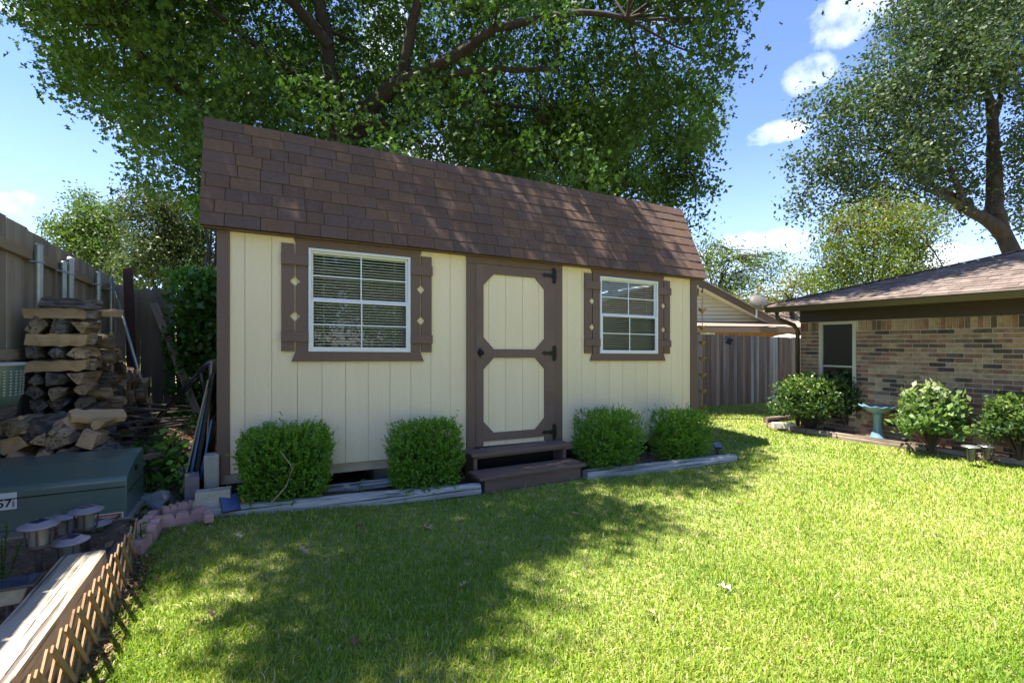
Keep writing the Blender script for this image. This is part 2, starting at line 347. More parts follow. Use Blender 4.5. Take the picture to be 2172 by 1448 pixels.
for (u, v, p, r) in [(-2.35, W1[0], .3, 2.45), (W1[1], -.02, .3, 2.45), (1.02, W2[0], .3, 2.45), (W2[1], 3.31, .3, 2.45), (W1[0], W1[1], .3, WB), (W2[0], W2[1], .3, WB), (W1[0], W1[1], WT, 2.45), (W2[0], W2[1], WT, 2.45), (-.02, 1.02, DT, 2.45)]:
    mb.box((u, .010 + .002, p), (v, .05, r))
P('wall_sheathing', mb, mat('groove_shadow_paint', (.5, .42, .25), .9))
for u, v in ((-2.357, -2.2636), (3.206, 3.3184)):
    P('corner_trim', MB().box((u, -.02, .3), (v, .012, EZ + .05)), brown, bevel=.002)
P('side_wall', MB().box((-2.345, .05, .3), (-2.335, 2.4, 2.37)), cream); P('side_wall', MB().box((3.295, .05, .3), (3.305, 2.4, 2.37)), cream)
for x in (-2.357, 3.305): P('corner_trim', MB().box((x, .014, .3), (x + .014, .11, EZ)), brown)
P('back_wall', MB().box((-2.335, 2.38, .3), (3.29, 2.40, 2.5)), cream)
P('floor_frame', MB().box((-2.34, .02, .215), (3.28, .10, .300)).box((-2.34, 2.3, .215), (3.28, 2.38, .3)), woodraw)
P('floor_deck', MB().box((-2.33, .1, .28), (3.28, 2.3, .298)), woodraw)
for x in (-2.2, -.9, .3, 1.6, 3.0):
    P('foundation_block', MB().box((x - .1, .25, 0), (x + .1, .65, .214)), concg)
for x in (-2.30, -2.27, -2.22, -2.18): pass
# roof
EY, KY, KN = -.10, .3474, 3.3895
dl = math.hypot(KY - EY, KN - EZ); ux = Vector((0, (KY - EY) / dl, (KN - EZ) / dl)); un = Vector((0, -ux.z, ux.y))
RL, RR = -2.4726, 3.4184
def prof(x0, x1, off):
    p = [(EY, EZ), (KY, KN), (1.2, 3.62), (2.05, KN), (2.5, EZ), (2.46, EZ), (2.02, KN - .04), (1.2, 3.575), (KY + .03, KN - .04), (EY + .035, EZ)]
    return MB().prism(p, x0, x1, 'x')
roof = P('roof', prof(RL + .003, RR - .003, 0), rooff)
tilt = Matrix.Rotation(KZ, 4, 'Y')
rowsN = 8; exp_ = dl / 8.35
bases = {}
def shing_mesh(w):
    k = round(w, 3)
    if k not in bases:
        bases[k] = MB().box((0, -.0, .0), (w - .005, exp_ * 1.12, .008)).mesh('shingle'); bases[k].materials.append(shingle)
    return bases[k]
rr = random.Random(3)
for r in range(rowsN):
    x = RL - .004 - (rr.random() * .12 if r % 2 else 0); first = True
    while x < RR - .02:
        w = rr.choice([.15, .18, .21, .235, .27]); xa = max(x, RL - .004); w2 = min(x + w, RR + .004) - xa; x += w
        if w2 < .03: continue
        w2 = round(w2, 3) if (xa == RL - .004 or x > RR) else w
        lift = .006 + (rr.random() < .4) * .003 + rr.random() * .001
        p = Vector((xa, EY, EZ - .005)) + ux * (r * exp_) + un * (lift + .003); p.z -= KZ * xa
        R = Matrix((( 1, 0, 0), (0, ux.y, un.y), (0, ux.z, un.z))).to_4x4()
        inst('shingle', shing_mesh(w2), roof, T(*p) @ tilt @ R @ Matrix.Rotation(-.05, 4, 'X') @ T(0, 0, .004))
x = RL - .004
while x < RR:
    w = min(.31, RR + .004 - x)
    p = Vector((x, EY, EZ)) + ux * (8 * exp_ - .02) + un * .014; p.z -= KZ * x
    m_ = shing_mesh(round(w, 3)) if False else None
    o = MB().box((0, 0, 0), (w - .004, .075, .008)).box((0, .067, -.03), (w - .004, .12, .004)).build('cap_shingle', shingle, roof); o.matrix_basis = T(*p) @ tilt @ Matrix(((1, 0, 0), (0, ux.y, un.y), (0, ux.z, un.z))).to_4x4()
    x += w
mb = MB()
for a, b in (((KY, KN), (1.2, 3.62)), ((2.05, KN), (1.2, 3.62)), ((2.5, EZ), (2.05, KN))):
    for r in range(7):
        q0 = r / 7; q1 = (r + 1) / 7
        y0 = a[0] + (b[0] - a[0]) * q0; z0 = a[1] + (b[1] - a[1]) * q0; y1 = a[0] + (b[0] - a[0]) * q1; z1 = a[1] + (b[1] - a[1]) * q1
        mb.add([(RL, y0, z0 + .014), (RR, y0, z0 + .014), (RR, y1, z1 + .004), (RL, y1, z1 + .004), (RL, y0, z0), (RR, y0, z0)], [(0, 1, 2, 3), (4, 5, 1, 0)])
rb = mb.build('rear_roof_shingles', shingle, roof, warp=True); rb['kind'] = 'stuff'
for x0_, x1_ in ((RL + .002, RL + .02), (RR - .02, RR - .002)):
    pass
P('soffit', MB().box((RL + .02, EY + .02, EZ - .012), (RR - .02, .0, EZ - .002)), brown)
for x in (-2.342, 3.300):
    P('gable_wall', MB().prism([(0.02, 2.40), (KY - .02, KN - .06), (1.2, 3.56), (2.05, KN - .06), (2.39, 2.40)], x, x + .012, 'x'), cream)
# windows
glass = bpy.data.materials.new('window_glass'); glass.use_nodes = True
def mkglass(m, tint=(.85, .9, .88), refl=.02):
    t = m.node_tree; t.nodes.clear(); L = t.links.new; o = N(t, 'ShaderNodeOutputMaterial'); tr = N(t, 'ShaderNodeBsdfTransparent'); tr.inputs[0].default_value = (*tint, 1)
    gl = N(t, 'ShaderNodeBsdfGlossy'); gl.inputs['Roughness'].default_value = .02; fr = N(t, 'ShaderNodeFresnel'); fr.inputs[0].default_value = 1.5
    f2 = M_(t, 'ADD', M_(t, 'MULTIPLY', fr.outputs[0], .9), refl); ms = N(t, 'ShaderNodeMixShader'); L(f2, ms.inputs[0]); L(tr.outputs[0], ms.inputs[1]); L(gl.outputs[0], ms.inputs[2]); L(ms.outputs[0], o.inputs[0])
mkglass(glass)
screen_glass = bpy.data.materials.new('screened_glass'); screen_glass.use_nodes = True; mkglass(screen_glass, (.42, .44, .43), .06)
slatm = mat('blind_slat', (.82, .82, .78), .5, .04)
def shed_window(x0, x1, lab):
    wz = Vector((x0, 0, 0))
    w = MB()
    fw = .022
    for a, b in (((x0, WB), (x1, WB + fw)), ((x0, WT - fw), (x1, WT)), ((x0, WB + fw), (x0 + fw, WT - fw)), ((x1 - fw, WB + fw), (x1, WT - fw))):
        w.box((a[0], -.034, a[1]), (b[0], .03, b[1]))
    win = P('window', w, white, bevel=.002); win['label'] = lab
    mid = (WB + WT) / 2 + .005; i0, i1 = x0 + fw, x1 - fw
    def sash(z0, z1, y):
        q = MB(); t_ = .02
        q.box((i0, y, z0), (i1, y + .02, z0 + t_)).box((i0, y, z1 - t_), (i1, y + .02, z1)).box((i0, y, z0 + t_), (i0 + t_, y + .02, z1 - t_)).box((i1 - t_, y, z0 + t_), (i1, y + .02, z1 - t_))
        q.build('sash', white, win, warp=True)
        xm = (i0 + i1) / 2; zm = (z0 + z1) / 2
        MB().box((xm - .006, y + .004, z0 + t_), (xm + .006, y + .016, z1 - t_)).build('muntin', white, win, warp=True)
        MB().box((i0 + t_, y + .005, zm - .006), (xm - .006, y + .015, zm + .006)).box((xm + .006, y + .005, zm - .006), (i1 - t_, y + .015, zm + .006)).build('muntin', white, win, warp=True)
        for ax, bx in ((i0 + t_, xm - .006), (xm + .006, i1 - t_)):
            for az, bz in ((z0 + t_, zm - .006), (zm + .006, z1 - t_)):
                MB().add([(ax, y + .0095, az), (bx, y + .0095, az), (bx, y + .0095, bz), (ax, y + .0095, bz)], [(0, 1, 2, 3)]).build('pane', glass if y > -.02 else glass, win, warp=True, fixn=False)
    sash(mid, WT - fw, -.004); sash(WB + fw, mid, -.028)
    z = WT - fw - .03; q = MB()
    while z > WB + fw + .02:
        q.box((i0 + .004, .036, z), (i1 - .004, .052, z + .007), None); v = q.v[-8:]
        q.v[-8:] = [(a, b, c + (b - .044) * .05) for a, b, c in v]; z -= .0265
    b = q.build('blind_slats', slatm, win, warp=True); b['kind'] = 'stuff'
    q = MB().box((i0 + .002, .034, WT - fw - .028), (i1 - .002, .058, WT - fw)).box((i0 + .004, .036, WB + fw), (i1 - .004, .056, WB + fw + .016)); q.build('blind_rail', slatm, win, warp=True)
    for fx in (.13, .87):
        xx = i0 + (i1 - i0) * fx; MB().box((xx - .0015, .033, WB + fw), (xx + .0015, .035, WT - fw - .02)).build('blind_cord', slatm, win, warp=True)
    # trim boards around the window; stiles carry half diamonds, shutter boards the other half
    g = .0065; sw = .105; zb = WB; dh = .046; dz = (WT - .31, WT - .625)
    P('window_header', MB().prism([(x0 - sw, WT - .003), (x1 + sw, WT - .003), (x1 + sw, WT + .035), (x1 + sw + .04, EZ + .045), (x0 - sw - .04, EZ + .045), (x0 - sw, WT + .035)], -.022, -.001), brown, bevel=.0015)
    P('window_sill', MB().prism([(x0 - sw, WB + .0), (x1 + sw, WB + .0), (x1 + sw + .035, SB), (x0 - sw - .035, SB)], -.026, -.001), brown, bevel=.0015)
    for sg, xe in ((-1, x0), (1, x1)):
        xo = xe + sg * sw
        pts = [(xe + sg * .0005, zb + .0005), (xe + sg * .0005, WT - .0035)] + [(xo, WT - .0035)]
        for d in dz: pts += [(xo, d + dh - .006), (xo - sg * (dh - .008), d), (xo, d - dh + .006)]
        pts += [(xo, zb + .0005)]
        P('window_stile', MB().prism(pts, -.0215, -.001), brown)
        a = xo + sg * .013; b = xo + sg * .118; pts = [(b, zb), (b, WT + .024), (a, WT + .024)]
        for d in dz: pts += [(a, d + dh - .006), (a + sg * (dh - .008), d), (a, d - dh + .006)]
        pts += [(a, zb)]
        sh = P('shutter', MB().prism(pts, -.0215, -.001), brown)
        for z0, z1 in ((WT - .165, WT - .07), (WB + .09, WB + .175)):
            MB().box((min(xe + sg * .002, b + sg * .004), -.042, z0), (max(xe + sg * .002, b + sg * .004), -.0225, z1)).build('batten', brown, sh, warp=True, bevel=.002)
shed_window(*W1, 'wider-looking left window with horizontal blinds, nearest the woodpile')
shed_window(*W2, 'right window with horizontal blinds, beside the door hinges')
# door
P('door_jamb', MB().box((-.0934, -.024, DB - .03), (-.004, -.001, DT)), brown, bevel=.0015)
P('door_jamb', MB().box((1.010, -.024, DB - .03), (1.105, -.001, DT)), brown, bevel=.0015)
P('door_header', MB().prism([(-.0934, DT + .003), (1.105, DT + .003), (1.105, DT + .05), (1.135, EZ + .05), (-.125, EZ + .05), (-.0934, DT + .05)], -.024, -.001), brown, bevel=.0015)
q = MB(); door = P('door', MB().box((0.0, -.006, DB), (1.0065, -.002, DT - .004)), mat('groove_shadow_paint', (.5, .43, .26)))
gx = [0.0, .162, .368, .579, .79, 1.0065]
for a, b in zip(gx, gx[1:]): MB().box((a + .002, -.016, DB), (b - .002, -.0065, DT - .005)).build('door_board', cream, door, warp=True)
def dpart(n, pts, y0=-.036, y1=-.0165): return MB().prism(pts, y0, y1).build(n, brownh, door, warp=True, bevel=.0015)
dpart('stile', [(0.004, DB), (.092, DB), (.092, DT - .006), (.004, DT - .006)]); dpart('stile', [(.858, DB), (1.002, DB), (1.002, DT - .006), (.858, DT - .006)])
dpart('rail', [(.0925, 2.20), (.8575, 2.20), (.8575, DT - .006), (.0925, DT - .006)])
dpart('rail', [(.0925, 1.298), (.8575, 1.298), (.8575, 1.391), (.0925, 1.391)])
dpart('rail', [(.0925, .402), (.8575, .402), (.8575, .49), (.0925, .49)])
for (x, sx) in ((.0925, 1), (.8575, -1)):
    for (z, sz) in ((2.1995, -1), (1.3915, 1), (1.2975, -1), (.4905, 1)):
        c = .122
        dpart('corner_brace', [(x, z), (x + sx * c, z), (x, z + sz * c * 1.02)], -.0355)
def hinge(z):
    h = MB().box((.962, -.052, z - .085), (.985, -.037, z + .085)).prism([(.985, z - .085), (1.012, z - .06), (1.012, z + .06), (.985, z + .085)], -.045, -.037)
    h.prism([(.962, z - .028), (.962, z + .028), (.87, z + .014), (.855, z + .026), (.815, z), (.855, z - .026), (.87, z - .014)], -.046, -.037)
    h.tube([(.985, -.052, z - .09), (.985, -.052, z + .09)], .007)
    o = h.build('hinge', black, door, warp=True)
for z in (2.24, 1.35, .45): hinge(z)
kn = MB().lathe([(.0, 0), (.03, 0), (.03, .012), (.012, .018), (.012, .03), (.026, .038), (.026, .052), (.0, .06)], 14)
o = kn.build('handle', black, door, smooth=True); o.matrix_basis = T(.05, -.036, 1.352) @ Matrix.Rotation(PI / 2, 4, 'X')
MB().box((.035, -.04, 1.30), (.065, -.0365, 1.40)).build('handle_plate', black, door, warp=True)
# rain chain bracket belongs to the chain; steps
st = thing('porch_steps', 'brown painted two-tread wooden steps below the shed door', 'steps', (X0, Y0, 0), TH)
def treadb(x0, x1, y0, y1, z):
    return MB().box((x0, y0, z - .035), (x1, y1, z)).build('tread', brownh, st, warp=False, bevel=.012)
treadb(-.15, 1.05, -.29, -.03, .338); treadb(-.185, 1.05, -.565, -.27, .175)
MB().box((-.114, -.53, -.02), (1.0, -.505, .139)).build('riser', brownh, st)
MB().box((-.114, -.26, .28), (.97, -.25, .303)).build('rail', brownh, st)
for x in (-.114, .965):
    MB().box((x, -.25, -.02), (x + .04, -.03, .302)).build('side_board', brownh, st); MB().box((x, -.504, -.02), (x + .04, -.27, .138)).build('side_board', brownh, st)
MB().box((-.07, -.045, 0), (.96, -.035, .24)).build('dark_backing', darkv, st)  # near-black sheet painted as the shade seen between the treads
# ---------------------------------------------------------------- landscape timbers
def timber(name, p0, p1, w, h, z, m, lab, group=None, cat='timber', off=0, cracks=True, z1=None):
    p0 = Vector(p0); p1 = Vector(p1); L = (p1 - p0).length; a = math.atan2(p1.y - p0.y, p1.x - p0.x)
    n = max(4, int(L / .12)); mb = MB(); rr = random.Random(int(L * 997)); z1 = z if z1 is None else z1
    prof_ = [(0, .0), (w * .5, -.004), (w, 0), (w + .004, h * .5), (w - .006, h - .008), (w - .02, h), (w * .5, h + .004), (.02, h), (.006, h - .008), (-.003, h * .5)]
    for i in range(n + 1):
        x = L * i / n; jz = z + (z1 - z) * i / n
        for (y, zz) in prof_: mb.v.append((x, y + off + rr.uniform(-.0025, .0025), zz + jz + rr.uniform(-.0025, .0025)))
    k = len(prof_)
    for i in range(n):
        for j in range(k):
            j2 = (j + 1) % k; mb.f.append((i * k + j, i * k + j2, (i + 1) * k + j2, (i + 1) * k + j))
    mb.f.append(tuple(range(k))); mb.f.append(tuple(n * k + j for j in range(k)))
    o = mb.build(name, m); o.location = (p0.x, p0.y, 0); o.rotation_euler = (0, 0, a); tag(o, lab, cat, group); return o
timberm = mat('painted_grey_timber', (.50, .50, .47), .9, .42, 10, col2=(.24, .23, .21), bump=1.0, bscale=30, stretch=(.10, 1, 1), detail=9, crack=.8)
timberd = mat('old_brown_timber', (.36, .29, .22), .95, .6, 7, col2=(.075, .05, .035), bump=1.0, bscale=24, stretch=(.12, 1, 1), detail=9, crack=.8)
A = S2W(-2.42, -.47); B = S2W(-.155, -.53)
timber('landscape_timber', (A.x, A.y), (B.x, B.y), .10, .10, .10, timberm, 'whitewashed landscape timber left of the shed steps', 'timbers edging the shed bed', z1=0.0)
A = S2W(1.06, -.58); B = S2W(3.13, -.80)
timber('landscape_timber', (A.x, A.y), (B.x, B.y), .115, .10, -.01, timberm, 'whitewashed landscape timber right of the shed steps', 'timbers edging the shed bed')
A = S2W(-1.5, -.02); B = S2W(-.6, -.06)
timber('landscape_timber', (A.x, A.y), (B.x, B.y), .07, .07, .06, timberm, 'short pale timber lying behind the two left bushes under the shed', 'timbers edging the shed bed')
# ---------------------------------------------------------------- tall left fence (plane s = -3.83) and rear fences
FS = -3.83
def fence_board(w, h, th=.016, ear=0, m=None, key={}):
    k = (round(w, 3), round(h, 3), ear, m.name)
    if k not in key:
        poly = [(0, 0), (w, 0), (w, h - ear), (w - ear, h), (ear, h), (0, h - ear)] if ear else [(0, 0), (w, 0), (w, h), (0, h)]
        me = MB().prism(poly, 0, th).mesh('board'); me.materials.append(m); key[k] = me
    return key[k]
lf = thing('tall_fence', 'tall weathered board fence with steel posts on the left behind the woodpile', 'fence', S2W(FS, 3.73, .3), TH)
rr = random.Random(5); t = 3.7
while t > -2.4:
    w = .138; hh = 2.08 + .1 * ss(-t, -3.7, .5) + rr.uniform(-.006, .006)
    o = inst('board', fence_board(w - .004, round(hh, 2), m=fenceL), lf, T(-.02 - rr.random() * .004, t - 3.73, 0) @ rotz(-PI / 2) @ Matrix.Rotation(rr.uniform(-.003, .003), 4, 'Y')); t -= w
for z0, y0, y1 in ((1.83, -6.1, -.02), (1.02, -6.1, -.02), (.25, -6.1, -.02)):
    q = MB().box((0, y0, z0), (.04, y1, z0 + .085)); 
    q.v = [(x, y, z + .1 * ss(-(y + 3.73), -3.7, .5) * (z0 > 1.5)) for x, y, z in q.v]; q.build('rail', railm, lf, bevel=.003)
for tt, r, zt, zb in ((.92, .030, 1.99, 0), (1.75, .030, 2.0, 0), (1.55, .025, 1.93, 0), (2.75, .03, 1.98, .9), (3.35, .03, 1.93, 1.3)):
    y = tt - 3.73; q = MB().tube([(.075, y, zb), (.075, y, zt)], r, 12).lathe([(r + .004, 0), (r + .004, .02), (r * .7, .035), (0, .04)], 12, (.075, y, zt))
    po = q.build('post', galv, lf, smooth=False)
    for zz in (1.86, 1.06):
        if zb < zz: MB().tube([(.03, y - .06, zz), (.075, y - .035, zz), (.112, y, zz), (.075, y + .036, zz), (.03, y + .06, zz)], .008, 5).build('bracket', galv, po)
# rear fence left segment
A = S2W(-3.83, 3.73); B = S2W(6.8, 3.08); RD = (B - A).normalized(); RA = math.atan2(RD.y, RD.x)
rf = thing('rear_fence', 'old dark dog-eared picket fence behind the woodpile and the ivy', 'fence', (A.x, A.y, .40), RA)
x = 0.03; rr = random.Random(9)
while x < 4.2:
    w = rr.choice([.13, .14, .15]); inst('board', fence_board(w - .008, round(1.9 + rr.uniform(-.03, .03) - .035 * x, 2), ear=.025, m=fenceB), rf, T(x, rr.uniform(-.006, .006), -.05) @ Matrix.Rotation(rr.uniform(-.012, .012), 4, 'Y')); x += w
for z in (.35, 1.5): MB().box((0, .02, z), (4.2, .06, z + .085)).build('rail', railm, rf)
MB().box((0, -.02, -.2), (4.2, -.002, .06)).build('kick_board', fenceB, rf)
# rear fence right segment
fr = thing('rear_fence', 'sunlit brown and silver picket fence between shed and brick house', 'fence', (A.x, A.y, 0), RA)
x = 9.6; rr = random.Random(11)
while x < 16.5:
    w = .092; hh = 1.68 - .02 * (x - 10.5) + rr.uniform(-.008, .008)
    inst('board', fence_board(w - .004, round(hh, 2), ear=.022, m=fenceR), fr, T(x, rr.uniform(-.004, .004), -.01)); x += w
for z in (.3, 1.3): MB().box((9.6, .018, z), (16.5, .055, z + .085)).build('rail', railm, fr)
for x in (10.2, 12.6, 15.0): MB().tube([(x, .1, 0), (x, .1, 1.6)], .03, 8).build('post', galv, fr)
mf = thing('rear_fence', 'stretch of the same rear fence hidden behind the shed', 'fence', (A.x, A.y, 0), RA)
x = 4.3
while x < 9.55:
    inst('board', fence_board(.17, 1.68, ear=.02, m=fenceB), mf, T(x, 0, -.01)); x += .175
for z in (.3, 1.3): MB().box((4.3, .018, z), (9.55, .055, z + .085)).build('rail', railm, mf)
# ---------------------------------------------------------------- woodpile
def log_mesh(L, r, kind, seed):
    rr = random.Random(seed); n = 7; mb = MB()
    if kind == 0: base = [(math.cos(a) * r, math.sin(a) * r) for a in [2 * PI * k / 9 for k in range(9)]]
    elif kind == 1: base = [(-.9 * r, -.5 * r), (.0, -.7 * r), (.95 * r, -.45 * r), (.55 * r, .35 * r), (.1 * r, .85 * r), (-.5 * r, .3 * r)]
    elif kind == 3: base = [(-.95 * r, -.72 * r), (.9 * r, -.8 * r), (1.0 * r, .1 * r), (.8 * r, .75 * r), (-.9 * r, .7 * r)]
    else: base = [(-1.0 * r, -.45 * r), (1.0 * r, -.5 * r), (.95 * r, .4 * r), (.1 * r, .5 * r), (-.92 * r, .42 * r)]
    base = [(a * rr.uniform(.75, 1.2), b * rr.uniform(.75, 1.2)) for a, b in base]; k = len(base)
    for i in range(n + 1):
        x = -L / 2 + L * i / n; s = 1 + rr.uniform(-.06, .06) - (.05 if i in (0, n) else 0); cy = rr.uniform(-.006, .006)
        tilt_ = rr.uniform(-.015, .015)
        for (a, b) in base: mb.v.append((x + (b * .15 if i in (0, n) else 0), a * s + cy + rr.uniform(-.004, .004), b * s + cy + rr.uniform(-.004, .004)))
    for i in range(n):
        for j in range(k): mb.f.append((i * k + j, i * k + (j + 1) % k, (i + 1) * k + (j + 1) % k, (i + 1) * k + j))
    mb.f.append(tuple(range(k))); mb.f.append(tuple(n * k + j for j in range(k)))
    return mb
LM = {}
def logobj(pos, rz, ry, rx, L, r, kind, m, lab, group='firewood logs'):
    key = (round(L, 2), round(r, 2), kind, m.name, random.randrange(4))
    if key not in LM:
        o_ = log_mesh(L, r, kind, hash(key[:3]) % 977 + key[4]).build('firewood_log', m); LM[key] = o_.data; bpy.data.objects.remove(o_)
    o = inst('firewood_log', LM[key]); o.matrix_basis = T(*pos) @ rotz(TH + rz) @ Matrix.Rotation(ry, 4, 'Y') @ Matrix.Rotation(rx, 4, 'X'); tag(o, lab, 'log', group); return o
random.seed(21)
LAB = 'split log in the dark receding stack of firewood'
t0 = .62; zb = hz(*XY(S2W(-3.5, .7))) + .05
# front crib: alternating layers
for k in range(12):
    z = zb + .055 + k * .109; sc_ = min(1, .8 + .03 * k)
    if k in (7, 9, 11):
        logobj(S2W(-3.545 + random.uniform(-.015, .015), t0 - .02, z), random.uniform(-.04, .04), random.uniform(-.03, .03), random.choice([0, PI]) + random.uniform(-.15, .15), .385, .066 if k < 11 else .05, 3, paleLog,
               {7: 'lowest of three pale logs laid crosswise at the woodpile end', 9: 'middle one of three pale logs laid crosswise at the woodpile end', 11: 'uppermost of three pale logs laid crosswise at the woodpile end'}[k])
        logobj(S2W(-3.54, t0 + .17, z), random.uniform(-.05, .05), 0, random.uniform(-.4, .4), .42, .062, 1, logm, LAB)
        logobj(S2W(-3.54, t0 + .32, z), random.uniform(-.05, .05), 0, random.uniform(-.4, .4), .42, .062, 1, logm, LAB)
    else:
        for q in range(3):
            logobj(S2W(-3.68 + q * .145 + random.uniform(-.01, .01), t0 + .14 + random.uniform(-.04, .02), z), PI / 2 + random.uniform(-.1, .1), 0, random.uniform(0, 6), .42, random.choice([.056, .070, .064]), random.choice([1, 1, 3]), random.choice([logm, logm, bark]), '%s split log end in the %s layer of the woodpile crib' % (('left', 'middle', 'right')[q], ('lowest', 'second', 'third', 'fourth', 'fifth', 'sixth', 'seventh', '', 'ninth', '', 'eleventh', '')[k]))
# receding rows, ends towards +s
for row in range(11):
    y = t0 + .50 + row * .155; top = int(9 - row * .42)
    for k in range(top):
        z = zb + .06 + k * .118 + random.uniform(-.012, .012)
        logobj(S2W(-3.53 + .12 * (1 - k / 9) * random.random() + random.uniform(-.03, .05), y + random.uniform(-.02, .02), z), random.uniform(-.12, .12), random.uniform(-.05, .05), random.uniform(0, 6), random.choice([.38, .42, .46]), random.choice([.065, .075, .08]), random.choice([0, 1, 1, 3]), random.choice([logm, logm, logm, bark]), LAB)
# top covering slabs
logobj(S2W(-3.50, .80, zb + 1.35), .05, .02, .1, .42, .05, 1, bark, 'bark-covered slab lying on the very top of the woodpile')
logobj(S2W(-3.42, .98, zb + 1.30), .15, .05, .2, .48, .06, 2, paleLog, 'pale slab lying crooked on top of the woodpile, behind the bark slab')
# tumbled lower logs in front
heap = [(-3.75, .30, .72, .1, 0, .0, .55, .07, 0, bark, 'thick bark-covered log lying level in the lower heap'), (-3.30, .18, .50, .25, .06, .3, .60, .09, 0, bark, 'big rough-barked log sloping down in front of the woodpile'),
        (-3.32, .02, .40, .0, .0, 1.0, .34, .10, 1, logm, 'large brown split wedge at the foot of the woodpile'), (-3.12, .30, .47, PI / 2, 0, .4, .3, .085, 1, logm, 'wedge log facing the lawn by the right foot of the woodpile'),
        (-3.72, .22, .52, PI / 2, 0, .4, .4, .07, 1, logm, 'grey wedge log low in the heap, second from the left'), (-3.95, .2, .58, PI / 2, 0, 1.4, .4, .075, 1, logm, 'grey wedge log at the left end of the heap'),
        (-3.5, .22, .60, PI / 2 + .2, 0, 2.4, .4, .07, 1, logm, 'triangular log end at the middle of the heap'), (-3.62, .25, .82, PI / 2 - .2, 0, 3.4, .4, .075, 1, logm, 'pale grey chunk resting on the level bark log'),
        (-3.40, .30, .78, PI / 2, 0, .2, .4, .07, 1, logm, 'dark chunk right of the pale grey chunk'), (-3.24, .34, .66, PI / 2, 0, .6, .4, .07, 2, logm, 'square log end right of the level bark log'),
        (-3.8, .30, .93, PI / 2, 0, .6, .4, .06, 1, logm, 'small flat wedge above the heap by the fence'), (-3.22, .34, .85, .5, .1, .5, .36, .06, 2, paleLog, 'light log propped slantwise on the right of the heap'),
        (-3.6, -.02, .36, .05, 0, .5, .5, .07, 0, bark, 'low dark barked log just behind the green utility box'), (-2.98, .55, .40, .7, 0, .4, .34, .07, 1, logm, 'stray log lying off the right foot of the pile'),
        (-3.02, .85, .40, .3, 0, 1.4, .36, .065, 1, logm, 'stray log lying beside the dark twigs'), (-4.1, .12, .86, .6, .3, .4, .5, .07, 2, paleLog, 'long pale log leaning at the left frame edge')]
for s, t_, z, rz, ry, rx, L, r, kd, m, lab in heap: logobj(S2W(s, t_, z), rz, ry, rx, L, r, kd, m, lab)
for i in range(20):
    k = i // 5
    logobj(S2W(-3.88 + (i % 5) * .165 + random.uniform(-.03, .03) + .04 * (k % 2), .34 - .05 * (3 - k) + random.uniform(-.03, .03), .44 + k * .125 + random.uniform(-.02, .02)), PI / 2 + random.uniform(-.35, .35), random.uniform(-.12, .12), random.uniform(0, 6), .36, random.choice([.06, .07, .08]), random.choice([1, 1, 3]), random.choice([logm, logm, paleLog, bark]), 'split log end in the tumbled lower front of the woodpile')
# twigs
for i in range(16):
    q = MB(); a = random.uniform(-.5, .6); L = random.uniform(.35, .7); q.tube([(-L / 2, 0, 0), (0, random.uniform(-.02, .02), random.uniform(-.02, .02)), (L / 2, 0, 0)], [.014, .012, .007], 6)
    o = q.build('fallen_branch', bark); o.matrix_basis = T(*S2W(-3.08 + random.uniform(-.12, .14), 1.55 + random.uniform(-.5, .6), .45 + i * .022)) @ rotz(TH + a) @ Matrix.Rotation(random.uniform(-.1, .15), 4, 'Y')
    tag(o, 'thin dark branch in the loose stack right of the firewood', 'branch', 'cut branches beside the woodpile')
# leaning things
def pole(name, pts, r, m, lab, cat, n=8):
    o = MB().tube(pts, r, n).build(name, m, smooth=True); tag(o, lab, cat); return o
c1 = S2W(-3.12, 2.3, .42); c2 = S2W(-3.7, 3.1, 2.28)
pole('steel_pipe', [c1, c2], .018, galv, 'long pale steel pipe leaning against the fence over the woodpile', 'pipe')
q = MB().box((-.05, -.02, 0), (.05, .02, 2.1)); o = q.build('wood_plank', mat('dark_red_wood', (.07, .03, .025), .9, .3)); o.matrix_basis = T(*S2W(-3.42, 2.85, .38)) @ rotz(TH) @ Matrix.Rotation(-.07, 4, 'Y') @ Matrix.Rotation(-.2, 4, 'X'); tag(o, 'dark red plank standing in the fence corner behind the logs', 'plank')
q = MB().box((-.045, -.02, 0), (.045, .02, 1.75)); o = q.build('wood_plank', fenceB); o.matrix_basis = T(*S2W(-2.72, 3.0, .38)) @ rotz(TH) @ Matrix.Rotation(-.34, 4, 'Y') @ Matrix.Rotation(-.2, 4, 'X'); tag(o, 'grey plank leaning diagonally against the old picket fence', 'plank')
# garden cart handle
steel = mat('dull_grey_steel', (.18, .18, .18), .45, .2, metal=.6); blackp = mat('black_plastic', (.03, .028, .027), .5, .2)
gc = thing('garden_cart', 'garden cart shaft with grey T handle raised beside the shed', 'cart')
p0 = at(308, 5.3, 912); p1 = at(425, 4.95, 785); p2 = at(446, 4.85, 768)
p0.z = max(p0.z, hz(p0.x, p0.y) + .02)
MB().tube([p0, p1], .018, 8).build('shaft', blackp, gc, smooth=True); MB().tube([p0 + Vector((.03, .05, .03)), p1 + Vector((.02, .05, .0))], .012, 8).build('shaft', blackp, gc, smooth=True)
MB().tube([p1 - Vector((.02, 0, .01)), p2, p2 + Vector((.05, .1, .02))], [.02, .024, .014], 10).build('handle', steel, gc, smooth=True)
MB().tube([p1, at(434, 5.0, 832)], .014, 8).build('brace', steel, gc, smooth=True); MB().tube([p2, at(445, 4.9, 825)], .014, 8).build('brace', steel, gc, smooth=True)
